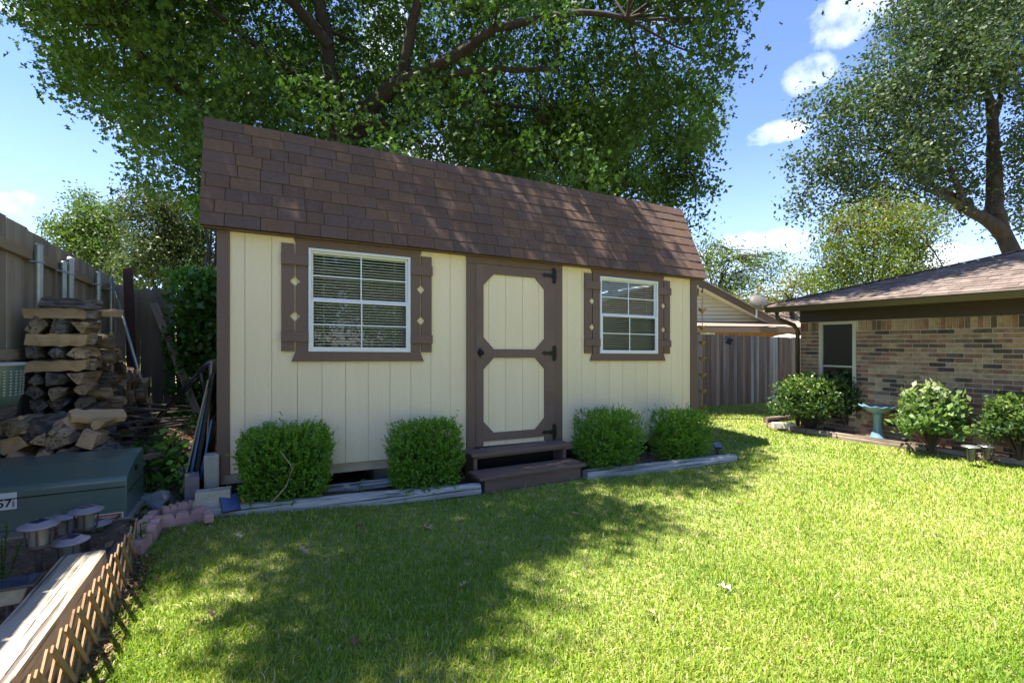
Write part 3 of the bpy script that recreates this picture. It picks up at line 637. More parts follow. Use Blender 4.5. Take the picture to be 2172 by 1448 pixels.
# leaning boards beside the shed
bluem = mat('blue_plastic', (.02, .14, .33), .35, .15); tarm = mat('black_board', (.015, .016, .018), .6, .2); plym = mat('pale_plywood_edge', (.36, .29, .2), .9, .2)
def leanb(name, x, y0, y1, z0, z1, lean, th, m, lab, cat):
    me = MB().box((0, y0, 0), (th, y1, z1 - z0)).build(name, m, bevel=.004); me.matrix_basis = T(*S2W(x, 0, z0)) @ rotz(TH) @ Matrix.Rotation(lean, 4, 'Y'); tag(me, lab, cat); return me
leanb('plywood_sheet', -2.62, .06, 1.1, .2, 1.16, .20, .012, plym, 'thin pale board edge leaning left of the blue panel', 'board')
leanb('blue_panel', -2.57, .10, 1.1, .3, 1.08, .16, .022, bluem, 'bright blue plastic panel leaning on the shed side', 'panel')
leanb('black_panel', -2.535, .12, 1.2, .3, 1.2, .14, .03, tarm, 'black panel leaning between the blue panels', 'panel')
leanb('blue_panel', -2.49, .11, 1.0, .3, .80, .16, .016, bluem, 'low blue panel leaning closest to the shed corner', 'panel')
leanb('plywood_sheet', -2.46, .14, 1.2, .3, 1.3, .05, .012, plym, 'board standing tight against the shed side', 'board')
q = MB()
for i in range(6): q.tube([S2W(-2.66, .9, .62 + i * .07), S2W(-2.6 + random.uniform(-.03, .03), .8, .66 + i * .07)], [.06 + .02 * random.random(), .05], 7)
# ---------------------------------------------------------------- blocks, pavers, edgers
def block(name, px, Y, py, w, d, h, rz, m, lab, cat, group=None, tiltx=0, bev=.008):
    p = at(px, Y, py); o = MB().box((-w / 2, -d / 2, 0), (w / 2, d / 2, h)).build(name, m, bevel=bev); o.matrix_basis = T(*p) @ rotz(TH + rz) @ Matrix.Rotation(tiltx, 4, 'X'); tag(o, lab, cat, group); return o
Yb = 3.86
block('concrete_block', 407, 4.0, 1074, .10, .22, .26, .1, mat('mauve_concrete', (.25, .215, .215), .95, .25, bump=.5), 'mauve concrete block standing left of the paver stack', 'block')
block('concrete_block', 396, 4.4, 1016, .12, .2, .10, .5, mat('mauve_concrete', (.25, .215, .215)), 'mauve concrete block lying behind the standing one', 'block')
block('concrete_block', 420, 4.35, 1020, .085, .2, .26, .0, concg, 'tall grey block standing under the blue panels', 'block')
block('concrete_block', 450, 4.12, 1030, .11, .15, .27, .0, concc, 'rough cream block propped against the shed corner', 'block', bev=.018)
block('paver_stone', 443, 3.80, 1073, .20, .10, .055, -.05, concc, 'lower cream paver of the small stack by the shed corner', 'paver', 'pavers stacked at the shed corner')
block('paver_stone', 453, 3.82, 1058, .235, .11, .075, -.03, concc, 'upper cream paver of the small stack by the shed corner', 'paver', 'pavers stacked at the shed corner')
block('red_brick', 441, 3.66, 1100, .06, .2, .055, .15, conc, 'pink brick laid end-on between edgers and white timber', 'brick')
block('red_brick', 424, 3.75, 1085, .06, .16, .055, .1, conc, 'pink brick lying behind the scalloped edgers', 'brick')
block('red_brick', 455, 3.78, 1088, .10, .08, .045, .1, concg, 'small grey paver beneath the blue solar panel', 'paver')
block('concrete_block', 357, 4.25, 1060, .2, .1, .06, .5, concg, 'grey paver half buried beyond the green box', 'block')
def rock(px, Y, py, r, sq, m, lab, seed):
    bm = bmesh.new(); bmesh.ops.create_icosphere(bm, subdivisions=3, radius=1); rr = random.Random(seed)
    import mathutils
    for v in bm.verts:
        n = mathutils.noise.noise(v.co * 1.3 + Vector((seed, 0, 0))); v.co *= (1 + .35 * n); v.co.x *= r[0]; v.co.y *= r[1]; v.co.z *= r[2]
    me = bpy.data.meshes.new('rock'); bm.to_mesh(me); bm.free(); me.materials.append(m); o = inst('rock', me, None, T(*at(px, Y, py))); tag(o, lab, 'rock'); return o
rock(330, 3.9, 1066, (.13, .12, .09), 1, mat('grey_rock', (.27, .27, .26), .95, .35, 5, bump=.8, bscale=20), 'rounded grey rock right of the green utility box', 3)
rock(527, 3.98, 1068, (.08, .06, .05), 1, mat('rust_rock', (.26, .11, .05), .95, .4, 7, bump=.7), 'rust coloured stone under the leftmost bush', 5)
rock(735, 4.35, 1032, (.035, .03, .02), 1, mat('grey_rock', (.27, .27, .26)), 'small grey stone in the mulch between the two left bushes', 8)
def edger(p0, p1, h, lab, par='scalloped concrete edgers'):
    p0 = Vector(p0); p1 = Vector(p1); L = (p1 - p0).length; pts = [(0, 0), (L, 0)]; n = 3
    for k in range(n):
        for j in range(7):
            a = PI * j / 6; pts.append((L - L / n * (k + .5) + L / n / 2 * math.cos(a), h * .78 + h * .22 * math.sin(a) ** .7 if 0 < j < 6 else h * .78))
    pp = [pts[0]]
    for q in pts[1:]:
        if (Vector(q) - Vector(pp[-1])).length > 1e-4: pp.append(q)
    o = MB().prism(pp, -.028, .028).build('scalloped_edger', conc, bevel=.006); o.location = (p0.x, p0.y, p0.z); o.rotation_euler = (0, 0, math.atan2(p1.y - p0.y, p1.x - p0.x)); tag(o, lab, 'garden edger', par); return o
def onp(px, py, z): v = on(px, py, z); return (v.x, v.y, z - .02)
edger(onp(338, 1136, .07), onp(433, 1114, .08), .165, 'pink scalloped edger nearest the white timber, front row')
edger(onp(343, 1112, .12), onp(388, 1100, .12), .15, 'pink scalloped edger in the back row, left of the other')
edger(onp(384, 1101, .12), onp(425, 1092, .12), .15, 'pink scalloped edger in the back row by the pavers')
edger(onp(320, 1166, .05), onp(338, 1136, .06), .19, 'pink edger turned edge-on, middle of the front row')
edger(onp(290, 1196, .03), onp(313, 1172, .05), .17, 'nearest pink edger, touching the end of the lattice')
edger(onp(300, 1150, .1), onp(330, 1118, .1), .16, 'mossy grey pink edger behind the lattice end')
# ---------------------------------------------------------------- left foreground ties and lattice
TA = math.atan2(.886, -.463)   # direction away from camera along the bed
far = Vector((-2.295, 2.78)); dv = Vector((-.463, .886))
near = far - dv * 2.6
timber('railway_tie', near, far, .205, .16, .125, tiewood, 'big sun-bleached wooden tie in the left foreground beside the lattice', cat='timber').rotation_euler
timber('railway_tie', near, far, .205, .125, 0, timberd, 'dark lower tie under the bleached tie in the left foreground', cat='timber')
f2 = far + dv * .02
timber('railway_tie', f2, f2 + dv * .50, .19, .15, .03, mat('charcoal_tie_wood', (.20, .18, .155), .95, .6, 9, bump=1, bscale=22, stretch=(.1, 1, 1), crack=.8), 'short grey weathered tie continuing beyond the bleached tie', cat='timber')
a_ = at(-60, 2.95, 1250); b_ = at(175, 3.22, 1200)
timber('railway_tie', (a_.x, a_.y), (b_.x, b_.y), .12, .14, .10, mat('bed_tie_wood', (.38, .31, .23), .95, .5, 8, bump=1, bscale=24, stretch=(.1, 1, 1), crack=.8), 'brown tie lying crosswise in front of the green utility box', cat='timber')
lt = thing('lattice_edging', 'low expanding wooden lattice fence between bleached tie and lawn', 'lattice', (-1.36, 1.14, 0), TA - .0)
Ll = 2.30; hl = .325; n = 15; step = Ll / n
for k in range(-2, n + 1):
    for sgn in (1, -1):
        x0 = k * step; x1 = x0 + 2 * step * 1.0; z0, z1 = 0.0, hl
        if x0 < -.02: z0 = hl * (-x0) / (x1 - x0); x0 = 0
        if x1 > Ll + .02: z1 = hl * (1 - (x1 - Ll) / (x1 - k * step)); x1 = Ll
        if z1 - z0 < .05: continue
        if sgn < 0: x0, x1 = x1, x0
        d = Vector((x1 - x0, 0, z1 - z0)); L = d.length; a = math.atan2(d.z, d.x)
        o = MB().box((0, -.004, -.0135), (L, .004, .0135)).build('slat', lathm, lt); o.matrix_basis = T(x0, .012 * sgn * .5 - .0, z0 - .01) @ Matrix.Rotation(-a, 4, 'Y')
# ---------------------------------------------------------------- transformer
tb = thing('utility_box', 'dark green padmount transformer box with white stickers, left edge', 'utility box', (-2.71, 3.45, hz(-2.9, 3.5)), TH)
zt = .518 - tb.location.z; D = .58; Wd = .95
prf = [(0, -.02), (0, zt - .02), (.02, zt + .002), (.05, zt + .012), (.30, zt + .075), (D - .02, zt + .10), (D, zt + .085), (D, -.02)]
MB().prism([(y, z) for y, z in prf], -Wd, 0, 'x').build('housing', greenm, tb, bevel=.012)
MB().box((-Wd - .03, -.03, -.02), (.03, D + .03, .03)).build('pad', concg, tb)
MB().box((-Wd + .01, -.004, zt - .075), (-.01, -.001, zt - .069)).build('lid_seam', darkv, tb)
MB().box((.001, .04, zt - .12), (.004, D - .05, zt - .115)).box((.001, .25, zt - .02), (.012, .29, zt + .02)).build('side_seam', darkv, tb)
dirtw = mat('white_sticker', (.75, .76, .76), .45, .04); inkm = mat('black_ink', (.01, .01, .01), .5); orng = mat('orange_print', (.65, .13, .03), .5)
def loc_on_front(px, py):
    # intersection of the pixel ray with the front plane of the box
    u = (px - CX) / F; o = Vector((-2.71, 3.45)); d = Vector((CT, ST))
    k = (u * o.y - o.x) / (d.x - u * d.y); Yp = o.y + d.y * k; return k, H - (py - HY) / F * Yp - tb.location.z
def sticker(x0, x1, z0, z1, nm='sticker', m=dirtw, y=-.0025, par=None): return MB().box((x0, y, z0), (x1, y + .0015, z1)).build(nm, m, par or tb)
def txt(s, x, z, h, y, par, m, nm='lettering', bold=.0):
    cu = bpy.data.curves.new('t', 'FONT'); cu.body = s; cu.size = h / .7; cu.extrude = .0004; cu.offset = bold; tmp = bpy.data.objects.new('t', cu); COL.objects.link(tmp)
    dg = bpy.context.evaluated_depsgraph_get(); me = bpy.data.meshes.new_from_object(tmp.evaluated_get(dg)); bpy.data.objects.remove(tmp); me.materials.clear(); me.materials.append(m)
    return inst(nm, me, par, T(x, y, z) @ Matrix.Rotation(PI / 2, 4, 'X'))
x0, z1 = loc_on_front(-45, 1051); x1, z0 = loc_on_front(36, 1078); stk = sticker(x0, x1, z0, z1, 'number_sticker')
xt, _ = loc_on_front(-4, 1070); txt('57', xt - .006, z0 + .018, .05, -.0032, stk, inkm, bold=.0015)
xb, _ = loc_on_front(26, 1070)
q = MB()
for i in range(9): q.box((xb, -.0032, z0 + .014 + i * .0068), (xb + .012, -.0026, z0 + .014 + i * .0068 + random.choice([.002, .004])))
q.build('bar_marks', inkm, stk)
x0, z1 = loc_on_front(200, 1092); x1, z0 = loc_on_front(262, 1122); stk = sticker(x0, x1, z0, z1, 'warning_sticker')
wd = x1 - x0; hh = z1 - z0
MB().box((x0 + .006, -.0032, z1 - hh * .33), (x1 - .006, -.0026, z1 - .006)).build('warning_band', orng, stk)
txt('WARNING', x0 + wd * .22, z1 - hh * .27, hh * .14, -.0038, stk, dirtw)
ring = MB(); cxx, czz, rr_ = x1 - wd * .25, z0 + hh * .34, hh * .2
ring.tube([(cxx + rr_ * math.cos(a), -.003, czz + rr_ * math.sin(a)) for a in np.linspace(0, 2 * PI, 17)], .0018, 5, cap=False)
ring.tube([(cxx - rr_ * .7, -.003, czz - rr_ * .7), (cxx + rr_ * .7, -.003, czz + rr_ * .7)], .0018, 5).tube([(cxx - rr_ * .5, -.003, czz + rr_ * .4), (cxx, -.003, czz), (cxx + rr_ * .5, -.003, czz + rr_ * .3)], .0022, 5)
ring.build('pictogram', inkm, stk)
q = MB()
for i in range(5): q.box((x0 + .008, -.0032, z0 + hh * (.12 + .09 * i)), (x0 + wd * (.45 + .08 * random.random()), -.0026, z0 + hh * (.12 + .09 * i) + .0016))
q.build('small_print', inkm, stk)
x0, z1 = loc_on_front(76, 1100); x1, z0 = loc_on_front(120, 1140); sticker(x0, x1, z0, z1, 'sticker')
# ---------------------------------------------------------------- lamps
def path_light(pos, lab, rcap=.105, tall=True, ground=None, tilt_=(0, 0)):
    z = pos[2]; g = ground if ground is not None else hz(pos[0], pos[1])
    o = thing('solar_light', lab, 'garden light', (pos[0], pos[1], g), random.uniform(-.3, .3), 'bronze solar path lights'); hc = z - g; r = rcap
    o.rotation_euler = (tilt_[0], tilt_[1], o.rotation_euler[2])
    MB().lathe([(0, hc + .014), (r * .60, hc + .013), (r * .68, hc + .003), (r * .92, hc - .002), (r, hc - .006), (r * .99, hc - .011), (r * .9, hc - .016), (r * .5, hc - .02), (0, hc - .02)], 28).build('cap', capm, o, smooth=True)
    MB().box((-r * .36, -r * .36, hc + .0135), (r * .36, r * .36, hc + .016)).build('solar_cell', solarm, o)
    lh = r * 1.3; MB().lathe([(r * .45, hc - .02), (r * .45, hc - lh)], 36, wave=lambda i, a, r_, z_: (r_ * (1 + .03 * math.cos(18 * a)), z_)).lathe([(0, hc - lh + .01), (r * .3, hc - lh + .01), (.01, hc - lh * .6)], 10).build('lens', lensm, o, smooth=True)
    for k in range(4):
        a = PI / 4 + PI / 2 * k; MB().tube([(r * .66 * math.cos(a), r * .66 * math.sin(a), hc - .016), (r * .58 * math.cos(a), r * .58 * math.sin(a), hc - lh)], .005, 6).build('rib', taupe, o)
    MB().lathe([(0, hc - lh + .002), (r * .56, hc - lh + .002), (r * .56, hc - lh - .012), (.02, hc - lh - .03), (.0165, hc - lh - .05), (.0165, 0), (0, 0)], 16).build('stake', taupe, o, smooth=True)
    return o
path_light(at(82, 2.64, 1110), 'tallest leftmost bronze solar path light, nearest the tie', .087)
path_light(at(183, 3.0, 1079), 'highest bronze solar path light, in front of the warning sticker', .087)
path_light(at(139, 3.18, 1092), 'bronze solar path light tucked behind the highest one on its left', .087)
path_light(at(203, 3.25, 1108), 'bronze solar path light behind the highest one on its right', .087)
path_light(at(150, 2.78, 1143), 'low bronze solar path light right above the end of the bleached tie', .087)
def spot(pos, yaw, pitch, lab, w=.1, l=.14, m=solarm):
    g = hz(pos[0], pos[1]); o = thing('solar_spotlight', lab, 'spotlight', (pos[0], pos[1], g), yaw); hc = pos[2] - g
    R = T(0, 0, hc) @ Matrix.Rotation(pitch, 4, 'X')
    q = MB().box((-w / 2, -l / 2, -.008), (w / 2, l / 2, .004)).build('panel_housing', blackp, o, bevel=.003); q.matrix_basis = R
    q = MB().box((-w / 2 + .006, -l / 2 + .006, .0045), (w / 2 - .006, l / 2 - .006, .0065)).build('solar_cell', m, o); q.matrix_basis = R
    MB().tube([(0, .0, hc - .01), (0, .02, 0)], .009, 8).build('stake', blackp, o)
    MB().lathe([(.0, 0), (.025, .0), (.03, .05), (.0, .052)], 12).build('lamp_head', blackp, o).matrix_basis = T(0, .02, hc - .05) @ Matrix.Rotation(1.2, 4, 'X')
    return o
spot(at(488, 3.80, 1066), TH + .25, .75, 'blue solar spotlight panel tilted beside the left timber end', .13, .15, mat('blue_solar_cell', (.03, .06, .16), .2, .2, coat=.4))
spot(at(1522, 6.1, 944), TH - .6, .35, 'small black solar spotlight at the far end of the right timber', .1, .12)
sq = thing('solar_light', 'square solar light with cream lens at the bottom left corner', 'garden light', (*XY(at(20, 2.35, 1300)), .1), TH)
p = at(22, 2.35, 1240); hc = p.z - .1
MB().box((-.11, -.075, hc), (.11, .075, hc + .012)).build('panel_frame', taupe, sq, bevel=.004); MB().box((-.095, -.062, hc + .0125), (.095, .062, hc + .015)).build('solar_cell', solarm, sq)
MB().prism([(-.085, hc - .001), (.085, hc - .001), (.06, hc - .075), (-.06, hc - .075)], -.06, .06).build('lens', mat('cream_lens', (.45, .40, .26), .5, .3, 14, bump=.5), sq, bevel=.01)
MB().tube([(0, 0, hc - .075), (0, 0, 0)], .015, 8).build('stake', taupe, sq)
# perforated bin-like lantern at the left edge
ln = thing('metal_lantern', 'dark green perforated metal lantern on a pole, cut by the left edge', 'lantern', (*XY(at(-8, 3.4, 900)), .1), 0)
p = at(-8, 3.4, 772); hc = p.z - .1; r = .15
MB().lathe([(0, hc + .012), (r, hc + .01), (r + .006, hc), (r, hc - .012), (0, hc - .012)], 28).build('lid', mat('grey_lid', (.42, .44, .46), .4), ln, smooth=True)
MB().lathe([(r - .01, hc - .012), (r - .02, hc - .22), (r * .7, hc - .29), (0, hc - .3)], 28).build('shade', greenm, ln, smooth=True)
q = MB()
for k in range(26):
    for j in range(9):
        a = 2 * PI * k / 26; rr_ = r - .0085 - .0009 * j; z = hc - .05 - j * .02; q.box((-.006, -.0015, -.005), (.006, .0015, .005), T(rr_ * math.cos(a), rr_ * math.sin(a), z) @ rotz(a + PI / 2))
q = q.build('perforations', mat('pale_perforation', (.38, .38, .33), .6), ln); q['kind'] = 'stuff'
MB().tube([(0, 0, hc - .3), (0, 0, 0)], .02, 8).build('pole', greenm, ln)
# rain chain
rc = thing('rain_chain', 'copper cup rain chain hanging from a black bracket at the shed corner', 'rain chain', S2W(3.42, -.02, 0), TH)
copper = mat('aged_copper', (.42, .26, .13), .45, .35, 12, metal=.5)
pc = rc.location; 
def zat(py): return H - (py - HY) / F * pc.y
MB().tube([(-.085, .0, zat(628)), (-.085, 0, zat(612)), (-.06, 0, zat(608)), (0, 0, zat(610)), (.012, 0, zat(616)), (.0, 0, zat(621)), (-.012, 0, zat(616))], .008, 8).build('bracket', black, rc, smooth=True)
for py in (657, 693, 725.5, 759.5, 793.6, 827.6, 860.5):
    z = zat(py)
    MB().lathe([(.006, z - .06), (.022, z - .035), (.062, z + .012), (.060, z + .014), (.018, z - .03), (.004, z - .05)], 8, wave=lambda i, a, r_, z_: (r_ * (1 + .12 * math.cos(4 * a)), z_ + (.008 * math.cos(4 * a) if r_ > .05 else 0))).build('cup', copper, rc)
    MB().tube([(0, 0, z + .16 if py > 700 else z + .2), (.012, 0, z + .08), (0, 0, z - .04)], .0035, 5).tube([(0, 0, z + .16 if py > 700 else z + .2), (-.012, 0, z + .08), (0, 0, z - .04)], .0035, 5).build('chain_link', copper, rc)
# ---------------------------------------------------------------- brick house
hs = thing('brick_house', 'single-storey brick house with low brown hip roof and cream framed window', 'house', (HOUSE.x, HOUSE.y, 0), TH - PI / 2)
brickm = mat('brick_face', (.3, .2, .14), .95, .45, 9, bump=.9, bscale=60, rnd=.1, objrnd_cols=[(.42, .29, .175), (.36, .22, .135), (.30, .155, .10), (.46, .335, .21), (.15, .10, .07), (.34, .21, .13), (.27, .14, .09), (.40, .28, .17), (.20, .135, .09), (.42, .30, .18), (.33, .195, .12), (.085, .06, .048)])
mortar = mat('mortar', (.62, .55, .44), 1, .15, 20, bump=.4)
trimb = mat('dark_brown_trim', (.050, .034, .026), .6, .1); gutm = mat('gutter_brown', (.062, .047, .031), .38, .1)
WL, WTOP = 7.0, 1.80; wx0, wx1, wz0 = .315, .880, .30
wall = MB().box((.004, .012, -.1), (wx0, .1, WTOP)).box((wx1, .012, -.1), (WL, .1, WTOP)).box((wx0, .012, -.1), (wx1, .1, wz0)).box((.012, .1, -.1), (.11, 6.0, WTOP)).box((WL - .1, .1, -.1), (WL, 6, WTOP)).box((.11, 5.9, -.1), (WL - .1, 6.0, WTOP)).build('wall', mortar, hs)
bl, ch = .190, .0645; items = []
zt_ = WTOP - .158
for r in range(27):
    z0_ = zt_ - (r + 1) * ch
    x = -(bl / 2 if r % 2 else 0)
    while x < WL:
        a, b = max(x, 0), min(x + bl, WL); x += bl
        segs = [(a, b)]
        if z0_ + ch > wz0: segs = [(p, q) for p, q in ((a, min(b, wx0)), (max(a, wx1), b)) if q - p > .02]
        for p_, q_ in segs: items.append((p_, q_, z0_, z0_ + ch))
x = 0.0
while x < WL:
    for p_, q_ in ((x, x + .0635),):
        if q_ <= wx0 + .01 or p_ >= wx1 - .01: items.append((p_, q_, WTOP - .158, WTOP))
    x += .0645
rr = random.Random(4)
vis = [it for it in items if it[0] < 2.75 and it[2] > .02]; vis.sort(key=lambda it: (it[0] < .9 and it[3] < 1.2, -it[2] * .6 - it[0] * .25)); 
first = vis[:300]; fs_ = set(first); rest = [it for it in items if it not in fs_]
bmesh_cache = {}
for it in first:
    w = round(it[1] - it[0] - .011, 3); h_ = round(it[3] - it[2] - .012, 4)
    if (w, h_) not in bmesh_cache:
        me = MB().box((0, -.0, 0), (w, .02, h_)).mesh('brick'); me.materials.append(brickm); bmesh_cache[(w, h_)] = me
    inst('brick', bmesh_cache[(w, h_)], wall, T(it[0] + .0055, 0 + rr.uniform(-.0015, .0015), it[2] + .006))
brs = []
q = MB(); 
for it in rest: q.box((it[0] + .0045, rr.uniform(-.0015, .0015), it[2] + .005), (it[1] - .0045, .02, it[3] - .005))
brick2 = mat('brick_face_joined', (.33, .22, .15), .95, .5, 1.7, col2=(.20, .13, .09), bump=.6, bscale=60)
def islandmat():
    m = brickm.copy(); m.name = 'brick_face_joined2'; t = m.node_tree
    g = N(t, 'ShaderNodeNewGeometry')
    for l in list(t.links):
        if l.from_socket.name == 'Random' and l.from_node.type == 'OBJECT_INFO' and l.to_node.type in ('VALTORGB', 'MATH') :
            to = l.to_socket; t.links.remove(l); t.links.new(g.outputs['Random Per Island'], to)
    return m
brick2 = islandmat()
o = q.build('brickwork', brick2, wall); o['kind'] = 'stuff'
# window
creamf = mat('cream_frame', (.52, .50, .40), .5, .05); fw = .05
q = MB().box((wx0, -.01, wz0), (wx0 + fw, .06, WTOP)).box((wx1 - fw, -.01, wz0), (wx1, .06, WTOP)).box((wx0 + fw, -.01, WTOP - .045), (wx1 - fw, .06, WTOP)).box((wx0 + fw, -.01, wz0), (wx1 - fw, .06, wz0 + .04))
win = q.build('window', creamf, hs)
MB().box((wx0 + fw, .012, 1.07), (wx1 - fw, .04, 1.095)).build('meeting_rail', creamf, win)
for a, b in ((wz0 + .04, 1.07), (1.095, WTOP - .045)):
    MB().add([(wx0 + fw, .03, a), (wx1 - fw, .03, a), (wx1 - fw, .03, b), (wx0 + fw, .03, b)], [(0, 1, 2, 3)]).build('pane', screen_glass, win, fixn=False)
q = MB(); z = WTOP - .06
while z > wz0: q.box((wx0 + fw, .07, z), (wx1 - fw, .085, z + .002)); z -= .025
q = q.build('blind_slats', mat('dark_blind', (.16, .16, .15), .6), win); q['kind'] = 'stuff'
MB().box((wx0, .11, wz0), (wx1, .115, WTOP)).build('dark_room_backing', darkv, win)  # near-black sheet standing in for the unlit room behind the blinds
EO = .80; EX = -.10; GZ = 2.05; PT = .302
MB().box((-.0, -.014, WTOP + .001), (WL, .02, 2.0)).build('frieze_board', trimb, hs)
MB().box((EX + .02, -EO + .09, 2.0), (WL, 6.2, 2.012)).build('soffit', trimb, hs)
# gutter: K profile swept along the eave
q = MB().prism([(-EO + .09, 1.955), (-EO + .03, 1.955), (-EO + .005, 1.99), (-EO - .015, 2.02), (-EO - .015, GZ), (-EO - .005, GZ), (-EO + .01, 2.0), (-EO + .09, 2.0)], EX, WL, 'x')
q.build('gutter', gutm, hs)
q = MB().tube([(.0 - .02, -.60, 1.96), (-.02, -.60, 1.90), (-.02, -.55, 1.85), (-.02, -.15, 1.76), (-.02, -.045, 1.68), (-.02, -.045, .05)], .036, 10); q.build('downspout', gutm, hs, smooth=True)
run = 4.2; rz_ = GZ + .01; ridge = rz_ + PT * run
e0 = (EX - .02, -EO - .03, rz_); rp = MB()
A1 = (EX - .02, -EO - .03); xr = WL + 1
rp.add([(A1[0], A1[1], rz_), (xr, A1[1], rz_), (xr, A1[1] + run, ridge), (A1[0] + run, A1[1] + run, ridge), (A1[0], A1[1] + 2 * run, rz_), (xr, A1[1] + 2 * run, rz_),
        (A1[0], A1[1], rz_ - .02), (xr, A1[1], rz_ - .02), (A1[0], A1[1] + 2 * run, rz_ - .02), (xr, A1[1] + 2 * run, rz_ - .02)],
       [(0, 1, 2, 3), (0, 3, 4), (3, 2, 5, 4), (0, 6, 7, 1), (0, 4, 8, 6), (6, 8, 9, 7)])
tanm = mat('tan_roof_base', (.25, .19, .15), .95, .3, 10)
hr = rp.build('roof', tanm, hs)
tanS = mat('tan_shingle', (.3, .2, .15), .95, .25, 30, bump=.5, bscale=200, objrnd_cols=[(.235, .180, .150), (.20, .15, .125), (.27, .21, .175), (.165, .125, .105), (.22, .17, .14)])
m2 = tanS.copy(); t_ = m2.node_tree; g = N(t_, 'ShaderNodeNewGeometry')
for l in list(t_.links):
    if l.from_node.type == 'OBJECT_INFO' and l.to_node.type == 'VALTORGB': to = l.to_socket; t_.links.remove(l); t_.links.new(g.outputs['Random Per Island'], to)
q = MB(); rr = random.Random(2); ex_ = .125; sl = math.sqrt(1 + PT * PT)
for r in range(int(run * sl / ex_)):
    y = r * ex_ / sl; x = A1[0] + y
    while x < xr:
        w = rr.choice([.09, .12, .16, .2]); xa, xb = x, min(x + w, xr); x += w
        lf_ = .006 + (rr.random() < .5) * .007
        y2 = y + ex_ * 1.05 / sl
        za, zb_ = rz_ + y * PT + lf_ + .006, rz_ + y2 * PT + .003
        q.add([(xa, A1[1] + y, za), (xb - .004, A1[1] + y, za), (xb - .004, A1[1] + y2, zb_), (xa, A1[1] + y2, zb_), (xa, A1[1] + y, za - .012), (xb - .004, A1[1] + y, za - .012)], [(0, 1, 2, 3), (4, 5, 1, 0)])
for r in range(int(run * sl / ex_)):
    x = r * ex_ / sl; y = x
    while y < 2 * run - x:
        w = rr.choice([.09, .12, .16, .2, .25]); y2 = min(y + w, 2 * run - x); x2 = x + ex_ * 1.05 / sl; z0_ = rz_ + x * PT + .014; z1_ = rz_ + x2 * PT + .003
        q.add([(A1[0] + x, A1[1] + y, z0_), (A1[0] + x, A1[1] + y2 - .004, z0_), (A1[0] + x2, A1[1] + y2 - .004, z1_), (A1[0] + x2, A1[1] + y, z1_)], [(0, 3, 2, 1)]); y += w
hp = MB(); k = 0
o = q.build('roof_shingles', m2, hr, fixn=False); o['kind'] = 'stuff'
for i in range(28):
    a = i * .15; q = MB().box((0, -.07, 0), (.19, .07, .01)).build('hip_cap', tanS, hr); q.matrix_basis = T(A1[0] + a * .98, A1[1] + a * .98, rz_ + a * .98 * PT + .014) @ rotz(PI / 4) @ Matrix.Rotation(-math.atan(PT / math.sqrt(2)), 4, 'Y')
# bed border timbers by the house
ang = math.atan2(-HBD.y, -HBD.x); pcs = [(0, .62, 'first short dark timber of the house bed, at its far corner', timberd), (.62, 1.55, 'second weathered timber of the house bed, before the bird bath', timberd), (2.18, 1.35, 'split hollowed timber of the house bed, below the leafy shrub', timberd), (3.54, 2.0, 'nearest brown timber of the house bed, running out of frame', timberd)]
for a, L, lab, m in pcs:
    p0 = HB0 - HBD * a; p1 = HB0 - HBD * (a + L - .008)
    timber('landscape_timber', (p0.x, p0.y), (p1.x, p1.y), .1, .095, .0, m, lab, 'timbers edging the house bed')
p0 = HB0 + Vector((0.02, 0.05)); p1 = p0 + Vector((.55, .26)); timber('landscape_timber', (p0.x, p0.y), (p1.x, p1.y), .09, .09, .09, timberd, 'upper dark timber across the far end of the house bed', 'timbers edging the house bed')
o = MB().box((-.17, -.06, 0), (.17, .06, .09)).build('white_block', mat('bleached_block', (.55, .50, .43), .9, .15, bump=.4), bevel=.008); o.matrix_basis = T(*at(1662, 8.1, 908)) @ rotz(-.2); tag(o, 'pale cream block on the far corner of the house bed', 'block')
# bird bath
bb = thing('bird_bath', 'turquoise ceramic bird bath with scalloped bowl against the brick wall', 'bird bath', (*XY(at(1861, 7.12, 926)), .05), 0)
teal = mat('turquoise_glaze', (.14, .27, .345), .35, .25, 5, coat=.3)
sc1 = 7.12 / F
zb0 = H - (862 - HY) * sc1 - .05
MB().lathe([(0, 0), (.105, 0), (.11, .02), (.10, .04), (.085, .06), (.06, .14), (.05, .22), (.055, zb0 - .13), (.085, zb0 - .09), (0, zb0 - .085)], 28).build('pedestal', teal, bb, smooth=True)
MB().lathe([(0, zb0 - .10), (.07, zb0 - .10), (.14, zb0 - .06), (.215, zb0 - .0), (.228, zb0 + .012), (.22, zb0 + .016), (.17, zb0 - .02), (.08, zb0 - .05), (0, zb0 - .055)], 64,
           wave=lambda i, a, r_, z_: (r_ * (1 + (.045 * math.cos(11 * a) if 2 < i < 7 else 0)), z_ + (.009 * math.cos(11 * a) if 2 < i < 7 else 0))).build('bowl', teal, bb, smooth=True)
def tin(px, Y, py, lab):
    p = at(px, Y, py); g = .06; o = thing('solar_light', lab, 'garden light', (p.x, p.y, g), 0, 'silver solar lights by the house'); hc = p.z - g; r = .088
    MB().lathe([(0, hc + .012), (r * .5, hc + .011), (r, hc), (r, hc - .008), (r * .55, hc - .012), (0, hc - .012)], 24).build('cap', mat('brushed_steel', (.55, .55, .56), .3, .1, metal=.8), o, smooth=True)
    MB().lathe([(r * .48, hc - .012), (r * .36, .01), (0, .0)], 20).build('lens', mat('smoked_lens', (.10, .10, .10), .15), o, smooth=True)
    for k in range(4): a = PI / 2 * k + .5; MB().tube([(r * .8 * math.cos(a), r * .8 * math.sin(a), hc - .008), (r * .45 * math.cos(a), r * .45 * math.sin(a), 0)], .004, 5).build('rib', black, o)
tin(2059, 5.75, 946, 'left one of the two silver capped lights in the house bed'); tin(2093, 5.85, 945, 'right one of the two silver capped lights in the house bed')
